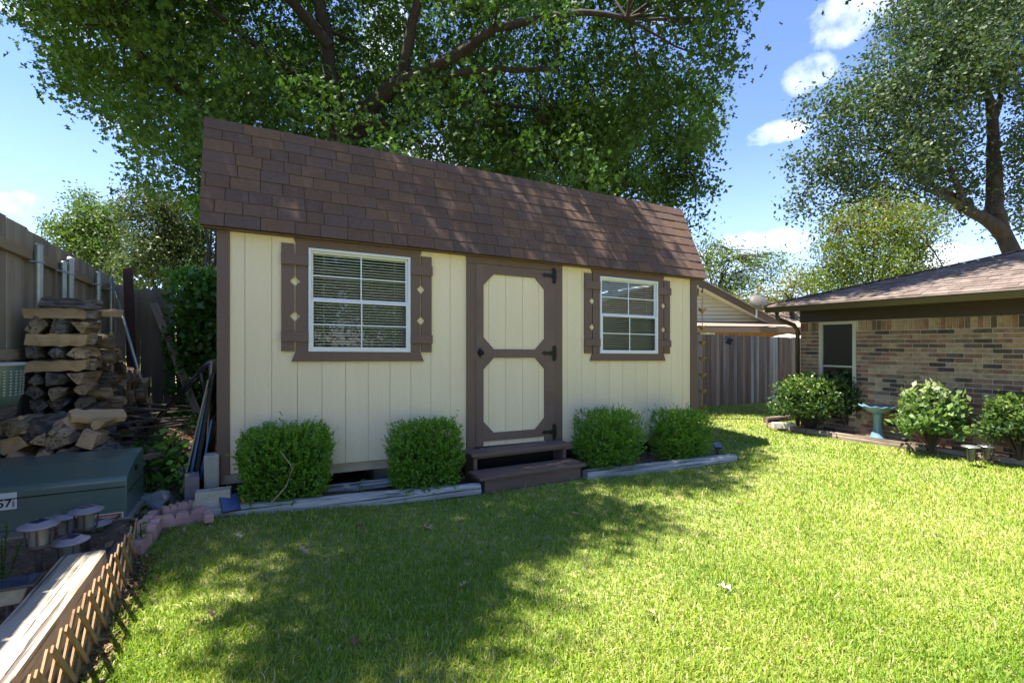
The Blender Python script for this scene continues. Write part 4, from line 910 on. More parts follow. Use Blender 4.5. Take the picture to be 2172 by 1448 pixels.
# ---------------------------------------------------------------- neighbour beyond the fence
nb = thing('neighbour_house', 'neighbouring house with cream sided gable and brown roof beyond the fence', 'house', (0, 0, 0), 0)
YN = 20.0; mN = YN / F
def nx(px): return (px - CX) * mN
def nz_(py): return H - (py - HY) * mN
sidm = mat('cream_lap_siding', (.62, .57, .46), .8, .06); fas = mat('brown_fascia', (.13, .085, .07), .7, .1)
pkx, pkz = nx(1385), nz_(548); rbx, rbz = nx(1640), nz_(690)
q = MB()
z = nz_(684)
while z < pkz - .3:
    xr_ = rbx - (z - rbz) * (rbx - pkx) / (pkz - rbz) - .35; q.add([(nx(1300), YN, z), (xr_, YN, z), (xr_ - .05, YN + .05, z + .145), (nx(1300), YN + .05, z + .145), (nx(1300), YN + .08, z), (xr_, YN + .08, z)], [(0, 1, 2, 3), (4, 5, 1, 0)]); z += .16
sd = q.build('lap_siding', sidm, nb); sd['kind'] = 'stuff'
MB().prism([(pkx, pkz), (rbx + .25, rbz - .02), (rbx + .1, rbz - .2), (pkx, pkz - .28)], YN - .55, YN - .5).build('rake_fascia', fas, nb)
MB().prism([(pkx, pkz - .24), (rbx - .15, rbz - .0), (rbx - .2, rbz - .05), (pkx, pkz - .3)], YN - .5, YN + .02).build('rake_soffit', sidm, nb)
MB().prism([(pkx, pkz + .03), (rbx + .3, rbz + .0), (rbx + .25, rbz - .02), (pkx, pkz - .0)], YN - .6, YN + 6).build('roof', tanS, nb)
MB().add([(nx(1300), YN - .9, nz_(691)), (nx(1700) + 6, YN - .9, nz_(697)), (nx(1700) + 6, YN + .0, nz_(684)), (nx(1300), YN + .0, nz_(679))], [(0, 1, 2, 3)]).build('lower_roof', tanS, nb)
MB().box((nx(1300), YN - .95, nz_(706)), (nx(1700) + 6, YN - .85, nz_(695))).build('gutter', fas, nb)
MB().add([(nx(1500), YN + .5, nz_(700)), (nx(1700) + 8, YN + .5, nz_(700)), (nx(1700) + 8, YN + 5, 3.7), (nx(1480), YN + 5, 3.7)], [(0, 1, 2, 3)]).build('rear_roof', m2, nb)
orm = mat('orange_cedar', (.36, .16, .06), .8, .3, 5, stretch=(1, 1, .1), rnd=.1)
for i in range(34):
    x = nx(1500) + i * .3; MB().box((x, YN - .15, 0), (x + .29, YN - .1, nz_(704))).build('wall_board', orm, nb)
MB().box((nx(1300), YN - .12, 0), (nx(1498), YN - .05, nz_(704))).build('wall', fas, nb)
MB().box((nx(1482), YN - .2, nz_(716)), (nx(1512), YN - .13, nz_(706))).build('window', white, nb)
dd = thing('satellite_dish', 'grey satellite dish mounted on the neighbouring roof edge', 'satellite dish', at(1605, 19.0, 660), 0)
g = MB().lathe([(0, .10), (.15, .085), (.28, .04), (.40, -.03), (.405, -.02), (.28, .06), (.15, .105), (0, .12)], 28).build('dish', mat('dish_grey', (.11, .10, .095), .6), dd, smooth=True); g.matrix_basis = T(.06, -.1, .34) @ Matrix.Rotation(.35, 4, 'Y') @ Matrix.Rotation(1.15, 4, 'X') @ Matrix.Diagonal((1, .8, 1, 1))
MB().tube([(-.02, 0, -.25), (0, 0, .1), (.06, -.02, .3)], .03, 8).build('mast', galv, dd); MB().tube([(.06, -.05, .2), (.12, -.45, .18)], .015, 6).box((.08, -.52, .12), (.18, -.42, .22)).build('feed_arm', galv, dd)
um = thing('patio_umbrella', 'pale patio umbrella top showing above the rear fence', 'umbrella', (*XY(at(1672, 14.5, 720)), 0), .2)
zt2 = H - (708 - HY) / F * 14.5
MB().lathe([(0, zt2), (.3, zt2 - .05), (.75, zt2 - .20), (.76, zt2 - .26)], 8).build('canopy', mat('grey_canvas', (.55, .54, .52), .9, .1), um); MB().tube([(0, 0, 0), (0, 0, zt2)], .025, 8).build('pole', galv, um)
fl = thing('floodlight', 'small black floodlight hung over the top of the rear fence', 'floodlight', at(1545, 11.1, 722), .3)
MB().box((-.06, -.06, -.08), (.06, .0, .06)).build('housing', blackp, fl, bevel=.008).rotation_euler = (.2, .4, 0)
MB().tube([(0, 0, .05), (0, .08, .1), (0, .12, .02)], .01, 6).build('bracket', black, fl)
# ---------------------------------------------------------------- foliage
oakL = leafmat('oak_leaf', [(.045, .10, .03), (.065, .13, .035), (.085, .16, .035), (.12, .195, .045)], .30, .55, .2, (.95, 1.12, .4))
lightL = leafmat('pale_green_leaf', [(.07, .12, .03), (.10, .16, .04), (.15, .20, .06), (.19, .23, .09)], .4, .5)
greyL = leafmat('grey_green_leaf', [(.045, .07, .03), (.075, .10, .045), (.11, .13, .06)], .35, .5)
liveL = leafmat('live_oak_leaf', [(.035, .062, .030), (.055, .09, .042), (.085, .12, .05), (.14, .165, .06)], .28, .5, .25)
crapeL = leafmat('crape_leaf', [(.07, .12, .025), (.12, .17, .03), (.19, .22, .045), (.26, .21, .08), (.36, .17, .11)], .45, .45)
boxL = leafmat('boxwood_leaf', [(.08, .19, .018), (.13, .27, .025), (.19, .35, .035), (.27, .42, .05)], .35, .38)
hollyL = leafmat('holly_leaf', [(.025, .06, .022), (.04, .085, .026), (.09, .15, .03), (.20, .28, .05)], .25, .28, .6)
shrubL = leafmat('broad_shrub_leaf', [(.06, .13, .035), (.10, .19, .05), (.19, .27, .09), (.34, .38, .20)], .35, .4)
ivyL = leafmat('ivy_leaf', [(.05, .12, .02), (.09, .20, .03), (.16, .31, .045)], .4, .4)
grassL = leafmat('grass_blade', [(.14, .26, .030), (.21, .335, .035), (.31, .41, .045), (.40, .44, .09), (.66, .58, .33)], .42, .5, .3, tcol=(1.0, 1.1, .4))
def polyproj(C, poly):
    px = CX + F * C[:, 0] / C[:, 1]; py = HY - F * (C[:, 2] - H) / C[:, 1]; return px, py, inpoly(px, py, poly)
def limb(mb, p0, p1, r0, r1, wob=.12, n=6, rr=random):
    p0 = Vector(p0); p1 = Vector(p1); L = (p1 - p0).length; pts = []; rad = []
    o1 = Vector((rr.uniform(-1, 1), rr.uniform(-1, 1), rr.uniform(-.3, .8))) * wob * L
    for i in range(n + 1):
        u = i / n; pts.append(p0.lerp(p1, u) + o1 * math.sin(u * PI) + Vector((rr.uniform(-1, 1), rr.uniform(-1, 1), rr.uniform(-1, 1))) * wob * .12 * L * (0 < i < n)); rad.append(r0 + (r1 - r0) * u)
    mb.tube(pts, rad, 7 if r0 > .05 else 5, cap=False); return pts
def make_tree(name, lab, cat, base, clusters, nleaf, lsize, spread, tmpl, lmat, trunk_pts, trunk_r, hubs, tintmode=None, seed=1, group=None, twig=.4, droop=-.15, nosplit=False):
    rr = random.Random(seed); root = thing(name, lab, cat, base, 0, group); base = Vector(base)
    mb = MB(); mb.tube([Vector(p) - base for p in trunk_pts], trunk_r, 12, cap=False)
    for h in hubs:           # (from, to, r0, r1)
        limb(mb, Vector(h[0]) - base, Vector(h[1]) - base, h[2], h[3], .07, 8, rr)
    ends = [Vector(h[1]) for h in hubs] + [Vector(h[0]).lerp(Vector(h[1]), .55) for h in hubs] + [Vector(trunk_pts[-1])]
    E_ = np.array([tuple(e) for e in ends])
    idx = RNG.choice(len(clusters), min(len(clusters), int(len(clusters) * twig)), replace=False)
    for i in idx:
        c = clusters[i]; j = np.argmin(((E_ - c) ** 2).sum(1))
        if (Vector(c) - ends[j]).length > 2.1 and cat == 'tree' and len(clusters) > 1000: continue
        limb(mb, ends[j] - base, Vector(c) - base, .022 + .004 * (Vector(c) - ends[j]).length, .006, .1, 4, rr)
    mb.build('trunk', treebark, root, smooth=True, fixn=False)
    n = len(clusters) * nleaf
    C = np.repeat(clusters, nleaf, 0) + RNG.normal(size=(n, 3)) * spread * np.array([1, 1, .75]) - np.array(base)
    sz = lsize * RNG.uniform(.65, 1.25, n); ct = np.repeat(RNG.random(len(clusters)), nleaf)
    ti = np.clip(.55 * RNG.random(n) + .45 * ct, 0, 1) if tintmode is None else tintmode(C + np.array(base), ct)
    leaves('crown', C, rdir(n, droop), sz, tmpl, lmat, root, ti); return root
# --- big oak over the shed
outline = [(20, -10), (60, 50), (110, 95), (130, 170), (185, 240), (250, 262), (285, 300), (225, 300), (280, 352), (300, 400), (360, 420), (460, 430), (700, 520), (1500, 560), (1500, 500), (1525, 420), (1520, 330), (1545, 240), (1548, 120), (1560, -10)]
lit = [(2.6, 3.6, 1.35), (1.3, 2.2, 1.45), (3.2, 5.0, .85), (-1.85, 2.35, .55), (-2.05, 1.55, .6), (-1.5, 1.3, .6), (-1.55, 1.9, .45), (-1.75, 2.95, .22), (4.6, 6.6, 1.4), (4.5, 8.9, 1.0), (6.5, 5, 2.0), (5.0, 3.9, 1.6), (6.5, 3.0, 2.0), (2.9, 1.5, 1.8), (.35, 1.2, .9), (.9, 4.75, .22), (.55, 3.55, .12), (1.45, 4.55, .25), (-.75, 2.6, .12), (-1.15, 3.35, .10), (-2.2, 3.4, .10), (-.1, 1.6, .35), (-2.35, 2.75, .18), (-1.6, 1.7, .3), (2.0, 6.2, .10), (1.6, 5.9, .06), (.1, 4.3, .10)]
def oak_clusters(n):  # crown shaped for its shade: opened above the lit spots and left yard
    out = []
    rng = np.random.default_rng(5)
    while sum(len(o) for o in out) < n:
        C = rng.uniform((-11.5, .2, 3.2), (5.8, 15.5, 13.8), (4000, 3))
        q = ((C[:, 0] + 2.9) / 8.2) ** 2 + ((C[:, 1] - 7.2) / 7.2) ** 2 + ((C[:, 2] - 8.2) / 5.2) ** 2
        nzv = np.sin(C[:, 0] * 1.7 + 1) * np.sin(C[:, 1] * 1.5 + 2) * np.sin(C[:, 2] * 1.9)
        keep = (q < 1 + .15 * nzv) & (q > .12 + .12 * rng.random(len(C)))
        sxx = C[:, 0] + .42 * C[:, 2]; syy = C[:, 1] + .10 * C[:, 2]
        px, py, ins = polyproj(C, outline)
        inframe = (py > 0); keep &= ~(inframe & ((rng.random(len(C)) < .36) | (C[:, 1] < 7.3))); keep &= ~((~inframe) & ((C[:, 2] > 10.8) | (C[:, 2] < 6.2))); keep &= ~((sxx < -2.9) & (syy < 6.5) & (rng.random(len(C)) < .55)); keep &= (~inframe) | ins
        keep &= ~((px > 1500) & (py > -60) & (C[:, 1] > 3) & (px < 2300) & ~ins)
        keep &= ~((px < 60) & (py > -120) & ~ins & (px > -900))
        sx = C[:, 0] + .42 * C[:, 2]; sy = C[:, 1] + .10 * C[:, 2]
        for x, y, r in lit: keep &= ((sx - x) ** 2 + (sy - y) ** 2 > (r + (.18 if r > .3 else .10)) ** 2)
        # roof clearance
        keep &= ~((C[:, 2] < 4.3) & (C[:, 1] < 8.2))
        keep &= ~(ins & (px > 560) & (px < 1250) & (py > 60) & (C[:, 1] < 9.7) & (rng.random(len(C)) < .75))
        mid = ins & (px > 850) & (px < 1500) & (py > 60) & (rng.random(len(C)) < .35); keep &= ~mid
        out.append(C[keep])
    return np.concatenate(out)[:n]
tb0 = Vector((-3.75, 10.3, 0)); fk = at(722, 9.9, 296)
OC = oak_clusters(3700)
hubs = [(fk, at(850, 9.6, 175), .2, .15), (at(850, 9.6, 175), at(1050, 9.0, 60), .14, .08), (at(1050, 9.0, 60), at(1330, 8.6, 40), .08, .04), (fk, at(930, 10.2, 225), .11, .08), (at(930, 10.2, 225), at(1150, 10.6, 235), .07, .03), (at(850, 9.6, 175), at(1180, 9.6, 150), .08, .04),
        (fk, at(690, 9.6, 60), .18, .12), (at(690, 9.6, 60), (-3.6, 8.5, 10.5), .12, .06), (at(700, 9.6, 100), at(560, 9.0, -60), .12, .07), (at(740, 9.9, 280), at(620, 9.7, 150), .10, .06), (at(640, 9.8, 330), at(420, 9.2, 230), .11, .07), (at(420, 9.2, 230), at(250, 8.8, 60), .07, .04), (at(620, 9.7, 150), at(450, 8.8, 20), .07, .04),
        (at(850, 9.6, 175), at(900, 8.8, -80), .12, .07), ((-3.6, 8.5, 10.5), (-4, 5.2, 10), .08, .04), (at(560, 9, -60), (-5.5, 6.2, 9), .07, .04), ((-5.5, 6.2, 9), (-6, 2.5, 9), .05, .03), ((-4, 5.2, 10), (-4.8, 2.0, 9), .05, .03)]
make_tree('oak_tree', 'huge spreading shade oak rising behind the shed roof', 'tree', tb0, OC, 64, .108, .22, LOBED, oakL,
          [tb0, (-3.72, 10.2, 1.8), (-3.66, 10.05, 3.6), tuple(fk), tuple(fk + Vector((.02, -.02, .25)))], [.42, .34, .30, .27, .17], hubs, seed=3, twig=.16)
# --- bushy tree right behind the shed
def blobs(bl, n, rng, hollow=.3):
    out = []
    wts = np.array([b[3] * b[4] * b[5] for b in bl]); wts /= wts.sum()
    for b, w in zip(bl, wts):
        k = max(3, int(n * w)); d = rng.normal(size=(k, 3)); d /= np.linalg.norm(d, axis=1, keepdims=True); r = (hollow + (1 - hollow) * rng.random((k, 1))) ** .6
        out.append(np.array(b[:3]) + d * r * np.array(b[3:6]))
    return np.concatenate(out)
rg = np.random.default_rng(11)
def bl_px(px, py, Y, rx, ry, rd=None): p = at(px, Y, py); return (p.x, p.y, p.z, rx * Y / F, rd or rx * Y / F, ry * Y / F)
C = blobs([bl_px(1180, 340, 12.8, 170, 110), bl_px(1370, 320, 12.8, 140, 120), bl_px(1450, 400, 13, 70, 95), bl_px(1060, 320, 12.5, 100, 80), bl_px(1480, 230, 12.8, 60, 90), bl_px(1300, 200, 13, 110, 70)], 560, rg)
b0 = at(1300, 12.8, 728); b0.z = 0
make_tree('shade_tree', 'many-stemmed bushy green tree behind the right end of the shed roof', 'tree', b0, C, 60, .12, .22, LEAF2, oakL, [b0, at(1300, 12.8, 560), at(1285, 12.8, 430)], [.16, .13, .1],
          [(at(1290, 12.8, 440), at(px, 12.8, py), .05, .02) for px, py in ((1120, 290), (1200, 240), (1260, 190), (1340, 190), (1400, 230), (1440, 290), (1470, 370), (1380, 330), (1160, 360))], seed=5, twig=.35)
# --- live oak at the right
b0 = at(2160, 18, 728); b0.z = 0
C = blobs([bl_px(1760, 405, 17.5, 75, 75), bl_px(1850, 330, 17, 130, 110), bl_px(1800, 220, 17, 110, 60), bl_px(1950, 180, 17, 150, 130), bl_px(2100, 100, 17, 170, 150), bl_px(1960, 20, 17, 110, 70), bl_px(2050, 330, 18, 150, 80), bl_px(2220, 300, 18, 100, 180), bl_px(2020, 420, 18.5, 80, 60), bl_px(2150, 440, 19.5, 90, 60), bl_px(1900, 440, 17.5, 90, 60), bl_px(2200, -150, 18, 260, 160), bl_px(1715, 430, 17.5, 42, 40), bl_px(1760, 475, 17.5, 50, 40), bl_px(1700, 330, 17.5, 25, 30)], 1600, rg, .15)
px_, py_, in_ = polyproj(C, [(2065, 190), (2150, 190), (2160, 400), (2172, 530), (2080, 530), (2000, 440), (2070, 420)]); C = C[~(in_ & ((C[:, 1] < 18.3) | (rg.random(len(C)) < .4)))]
make_tree('live_oak_tree', 'tall dark live oak with forked trunk behind the brick house', 'tree', b0, C, 60, .15, .30, LEAF2, liveL, [b0, at(2158, 18, 560), at(2125, 18, 490), at(2110, 18, 430)], [.33, .29, .25, .21],
          [(at(2110, 18, 460), at(2108, 18, 300), .28, .2), (at(2108, 18, 300), at(2085, 17.8, 180), .19, .12), (at(2100, 18, 270), at(2130, 17.6, 90), .15, .08), (at(2130, 18, 500), at(2040, 17.6, 440), .26, .16), (at(2040, 17.6, 440), at(1960, 17.4, 400), .12, .06), (at(2040, 17.6, 440), at(2000, 17.6, 330), .13, .06), (at(2085, 17.8, 180), at(1960, 17, 90), .11, .05), (at(2060, 17.8, 430), at(1880, 17.4, 320), .1, .05)], seed=6, twig=.12)
# --- crape myrtle
b0 = at(1850, 14.5, 728); b0.z = 0
C = blobs([bl_px(1790, 520, 14.5, 60, 70), bl_px(1850, 480, 14.5, 75, 60), bl_px(1930, 500, 14.8, 70, 70), bl_px(1760, 590, 14.5, 50, 45), bl_px(1850, 570, 14.5, 90, 60), bl_px(1950, 570, 15, 60, 50), bl_px(1810, 455, 14.5, 18, 45), bl_px(1880, 440, 14.5, 16, 42), bl_px(1950, 450, 14.6, 16, 40), bl_px(1760, 490, 14.5, 18, 40), bl_px(1725, 590, 14.5, 30, 35)], 360, rg, .1)
def crape_tint(Cw, ct):
    top = np.clip((Cw[:, 2] - 3.2) / 2.6, 0, 1); r = RNG.random(len(Cw)); return np.clip(.08 + .42 * r + .25 * top * ct + (r > .93) * top * .4, 0, 1)
make_tree('crape_myrtle', 'yellow-green crape myrtle with pinkish seed tips above the house roof', 'tree', b0, C, 60, .085, .20, LEAF2, crapeL, [b0, at(1850, 14.5, 640)], [.06, .05],
          [(at(1850, 14.5, 660), at(px, 14.5, py), .04, .012) for px, py in ((1780, 480), (1820, 440), (1860, 430), (1920, 450), (1970, 520), (1760, 570), (1890, 500), (1750, 640))], seed=8, twig=.3, tintmode=crape_tint)
def bgtree(lab, cx, Y, bl, n, nl, ls, sp, lm, seed, twig=.3, tm=LEAF2, name='background_tree', stems=None):
    b0 = at(cx, Y, 728); b0.z = 0; C = blobs([bl_px(*b) for b in bl], n, rg, .2)
    tr_ = .05 if Y < 10 else .14; tops = [tuple(C[i]) for i in rg.choice(len(C), 7, replace=False)]
    make_tree(name, lab, 'tree', b0, C, nl, ls, sp, tm, lm, [b0, at(cx, Y, 640)], [tr_, tr_ * .7], [(at(cx, Y, 650), tuple(t_), tr_ * .5, .015) for t_ in (stems or tops)], seed=seed, twig=twig)
bgtree('small light green tree beyond the fence near the satellite dish', 1680, 22, [(1690, 600, 22, 45, 45), (1650, 630, 22, 60, 30), (1740, 620, 22, 60, 45), (1580, 640, 22.5, 50, 22)], 120, 45, .11, .22, crapeL, 12)
bgtree('thin airy tree with see-through twigs above the neighbouring gable', 1520, 25, [(1540, 570, 25, 60, 60), (1500, 540, 25, 40, 45), (1620, 570, 25, 55, 50), (1560, 620, 25, 70, 30)], 170, 38, .14, .3, lightL, 13, twig=.8)
bgtree('feathery light green conifer above the tall left fence', 190, 14, [(175, 450, 14, 38, 42), (155, 500, 14, 50, 45), (215, 510, 14, 55, 60), (240, 470, 14, 40, 35), (190, 570, 14, 60, 50), (130, 480, 14, 25, 18)], 260, 70, .085, .16, lightL, 14)
bgtree('grey-green bushy tree between conifer and shed', 350, 13, [(320, 450, 13, 60, 55), (400, 470, 13, 65, 60), (350, 540, 13, 80, 70), (430, 560, 13, 50, 70), (290, 580, 13, 50, 40)], 330, 75, .085, .18, greyL, 15)
bgtree('bright leafy sapling against the left gable of the shed', 440, 7.6, [(438, 600, 7.6, 24, 34), (420, 630, 7.7, 34, 28), (445, 440, 9.5, 30, 40)], 55, 40, .085, .12, ivyL, 16)
# reflected trees behind the viewer
for i, (x, y) in enumerate(((4.5, -7.5), (8.5, -5.5), (11, -1.2))):
    C = blobs([(x, y, 5.2, 2.6, 2.4, 3.6), (x + 1.5, y - 2, 3.0, 2.4, 2.2, 2.6)], 220, rg, .2)
    make_tree('garden_tree', ['leafy tree behind the viewer mirrored in the left window', 'leafy tree behind the viewer mirrored in the right window', 'leafy tree behind the viewer near the house'][i], 'tree', (x, y, 0), C, 45, .22, .5, LEAF2, oakL, [(x, y, 0), (x, y, 3.5)], [.25, .18], [], seed=20 + i, twig=.1)
# far tree line
def farline():
    n = 26000; a = RNG.uniform(-1.35, 1.35, n); R = RNG.uniform(45, 60, n); top = 3.2 + 1.6 * np.sin(a * 7) + 1.2 * np.sin(a * 17 + 1)
    C = np.stack([np.sin(a) * R, np.cos(a) * R, RNG.random(n) ** .8 * (top + 1)], 1); o = leaves('distant_trees', C, rdir(n), RNG.uniform(.5, 1.1, n), LEAF2, greyL); tag(o, 'hazy far line of trees beyond the gardens', 'trees', kind='stuff')
farline()
# --- clipped boxwoods
def boxwood(px, t, w, d, ztop, lab, seed):
    u = (px - CX) / F; n_ = -t
    s = (u * (Y0 - CT * n_) - X0 - ST * n_) / (CT - u * ST)
    c = S2W(s, t); g = hz(c.x, c.y); root = thing('boxwood_bush', lab, 'bush', (c.x, c.y, g), TH, 'clipped boxwood bushes in front of the shed'); h = ztop - g
    rng = np.random.default_rng(seed); nsp = 1500
    # sprig bases on a rounded box surface
    v = rng.normal(size=(nsp, 3)); v /= np.linalg.norm(v, axis=1, keepdims=True); v /= (np.sum(np.abs(v) ** 8, 1, keepdims=True)) ** .125
    lump = 1 + .03 * np.sin(v[:, :1] * 5 + seed) * np.sin(v[:, 1:2] * 6) + .03 * np.sin(v[:, 2:] * 6 + seed)
    r = rng.uniform(.80, 1.0, (nsp, 1)); B = v * r * lump * np.array([w / 2, d / 2, h / 2 * .95]) + np.array([0, 0, h * .53]); B[:, :2] *= (0.86 + .18 * np.clip(B[:, 2:] / h * 1.8, 0, 1))
    dirn = v * .7 + np.array([0, 0, .75]) + rng.normal(size=(nsp, 3)) * .3; dirn /= np.linalg.norm(dirn, axis=1, keepdims=True)
    L = rng.uniform(.03, .075, nsp) * (1 + (rng.random(nsp) < .08) * rng.uniform(.4, 1.1, nsp) * (v[:, 2] > .2)); nl = 14
    k = np.tile(np.arange(nl), nsp); ii = np.repeat(np.arange(nsp), nl); fr_ = (k + 1) / nl
    C = B[ii] + dirn[ii] * (L[ii] * fr_)[:, None] * 1.1
    side = rng.normal(size=(nsp * nl, 3)); D_ = dirn[ii] * .55 + side * .6
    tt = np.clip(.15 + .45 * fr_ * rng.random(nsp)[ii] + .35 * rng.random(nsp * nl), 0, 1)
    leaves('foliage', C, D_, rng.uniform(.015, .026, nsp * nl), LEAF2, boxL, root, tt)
    # inner, darker shell of leaves
    ni = 5000; v = rng.normal(size=(ni, 3)); v /= np.linalg.norm(v, axis=1, keepdims=True); v = v / (np.sum(np.abs(v) ** 4, 1, keepdims=True)) ** .25
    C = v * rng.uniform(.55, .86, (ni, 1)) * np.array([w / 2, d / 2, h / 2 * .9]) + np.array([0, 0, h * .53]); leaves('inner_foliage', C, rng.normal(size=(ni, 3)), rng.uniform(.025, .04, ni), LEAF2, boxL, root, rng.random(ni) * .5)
    q = MB(); rr = random.Random(seed)
    for i in range(16):
        a = rr.uniform(0, 6.28); q.tube([(rr.uniform(-.03, .03), rr.uniform(-.03, .03), -.01), (math.cos(a) * w * .18, math.sin(a) * d * .18, h * .4), (math.cos(a) * w * .36, math.sin(a) * d * .36, h * .75)], [.012, .008, .004], 5, cap=False)
    q.build('stem', treebark, root)
    if seed == 31: MB().tube([(-.12, -.26, .10), (-.02, -.30, .22), (.03, -.29, .36), (-.06, -.27, .50)], [.007, .006, .005, .003], 6).build('dry_twig', mat('dry_twig_bark', (.32, .26, .2), .9), root)
    return root
boxwood(608, -.26, .64, .46, .715, 'leftmost clipped boxwood bush, nearest the woodpile', 31)
boxwood(903, -.30, .60, .43, .665, 'boxwood bush just left of the shed steps', 32)
boxwood(1291, -.36, .65, .52, .63, 'boxwood bush just right of the shed steps', 33)
boxwood(1443, -.42, .57, .48, .575, 'rightmost boxwood bush at the end of the shed', 34)
# --- shrubs by the house
def shrub(px, Y, py, w, h, nst, nl, ls, tm, lm, lab, seed, name='garden_shrub', dens=1.0, top=.35, cat='shrub', spiky=.25, core=True):
    p = at(px, Y, py); g = .05; root = thing(name, lab, cat, (p.x, p.y, g), 0); rng = np.random.default_rng(seed); q = MB(); tips = []
    for i in range(nst):
        a = rng.uniform(0, 2 * PI); e = rng.uniform(.1, 1.0) ** .7; rr_ = w / 2 * e * rng.uniform(.5, 1); zt3 = h * math.sqrt(max(.05, 1 - (rr_ / (w / 2)) ** 2 * .8)) * rng.uniform(.55, 1.0)
        e_ = Vector((math.cos(a) * rr_, math.sin(a) * rr_ * .75, zt3)); 
        q.tube([(0, 0, 0), (e_.x * .35, e_.y * .35, e_.z * .45), tuple(e_)], [.006, .004, .002], 5, cap=False); tips.append(e_)
    q.build('stem', treebark, root, fixn=False)
    Tt = np.array([tuple(t_) for t_ in tips]); n = len(Tt) * nl; ii = np.repeat(np.arange(len(Tt)), nl); f = rng.random(n) ** .6
    C = Tt[ii] * (1 - (1 - f[:, None]) * .42) + rng.normal(size=(n, 3)) * np.array([w, w, h]) * .045; C[:, 2] = np.maximum(C[:, 2], .03)
    D_ = rng.normal(size=(n, 3)) * .8 + np.array([0, 0, .45]) + (C / (np.linalg.norm(C, axis=1, keepdims=True) + 1e-6)) * .5
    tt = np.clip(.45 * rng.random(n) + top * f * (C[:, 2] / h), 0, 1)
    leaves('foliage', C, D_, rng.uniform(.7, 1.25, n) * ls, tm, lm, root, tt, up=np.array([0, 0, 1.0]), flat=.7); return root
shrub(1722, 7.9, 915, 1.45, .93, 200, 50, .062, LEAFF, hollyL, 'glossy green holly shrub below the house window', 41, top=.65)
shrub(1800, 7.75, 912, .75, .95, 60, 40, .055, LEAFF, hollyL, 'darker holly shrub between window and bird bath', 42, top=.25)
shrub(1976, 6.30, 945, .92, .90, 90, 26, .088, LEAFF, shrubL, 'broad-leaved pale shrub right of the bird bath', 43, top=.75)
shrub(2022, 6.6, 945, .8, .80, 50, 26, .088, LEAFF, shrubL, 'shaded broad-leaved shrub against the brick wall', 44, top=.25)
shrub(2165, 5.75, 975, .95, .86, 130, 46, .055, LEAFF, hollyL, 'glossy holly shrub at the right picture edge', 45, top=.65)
# --- small plants
saplL = leafmat('sapling_leaf', [(.14, .28, .05), (.22, .40, .07), (.32, .50, .10)], .4, .45)
def plant(px, Y, zb, h, nst, nl, ls, lm, lab, seed, w=.15, name='seedling', cat='plant', tm=LEAFF):
    p = at(px, Y, 900); root = thing(name, lab, cat, (p.x, p.y, zb), 0); rng = np.random.default_rng(seed); q = MB(); C = []; 
    for i in range(nst):
        e_ = Vector((rng.uniform(-w, w), rng.uniform(-w, w), h * rng.uniform(.6, 1))); q.tube([(0, 0, 0), (e_.x * .4, e_.y * .4, e_.z * .5), tuple(e_)], [.005, .004, .002], 5, cap=False)
        for k in range(nl): f = .2 + .8 * (k + rng.random()) / nl; C.append((e_.x * f, e_.y * f, e_.z * f))
    q.build('stem', ivyL, root, fixn=False); C = np.array(C); D_ = rng.normal(size=C.shape) * np.array([1, 1, .35]) + np.array([0, 0, .12])
    leaves('foliage', C, D_, rng.uniform(.6, 1.2, len(C)) * ls, tm, lm, root, rng.uniform(.4, 1, len(C)), up=np.array([0, 0, 1.0]), flat=.4); return root
plant(366, 4.3, .15, .60, 4, 13, .12, saplL, 'leafy bright green sapling between utility box and shed corner', 51, w=.10, name='sapling')
plant(395, 4.15, .10, .38, 3, 9, .10, saplL, 'lower light green weed before the concrete blocks', 52, w=.08)
plant(15, 3.95, .35, .42, 7, 12, .10, saplL, 'green leafy weed behind the utility box at the left edge', 53, w=.2)
plant(5, 2.6, .1, .42, 9, 40, .028, lightL, 'fine yellow-green shrub beside the square solar light', 54, w=.14, name='small_shrub', tm=LEAF2)
plant(762, 4.46, .05, .22, 1, 7, .05, ivyL, 'tiny seedling growing between the two left bushes', 55, w=.01)
plant(300, 3.22, .12, .17, 2, 5, .05, ivyL, 'small weed sprouting behind the nearest pink edger', 56, w=.03)
plant(180, 4.0, .38, .2, 4, 6, .06, ivyL, 'pale weed at the foot of the big log behind the utility box', 57, w=.1)
# ivy on the rear fence next to the shed
iv = thing('ivy_vine', 'dense green vine climbing the old fence beside the shed', 'vine', S2W(-2.75, 3.3, .38), TH)
n = 5200; C = np.stack([RNG.normal(0, .30, n) + .15, RNG.normal(0, .14, n), RNG.random(n) ** .8 * 2.1], 1); C[:, 0] += .12 * np.sin(C[:, 2] * 5)
C = C[(C[:, 0] > -.42 - .05 * np.sin(C[:, 2] * 7))]
leaves('foliage', C, rdir(len(C), -.5), RNG.uniform(.07, .13, len(C)), LEAFF, ivyL, iv, RNG.random(len(C)) * .7 + .3 * (C[:, 2] > 1.8))
q = MB()
for i in range(7): q.tube([(random.uniform(-.3, .4), .05, 0), (random.uniform(-.3, .4), .05, 1), (random.uniform(-.3, .4), .05, 2)], .008, 5)
q.build('stem', treebark, iv)
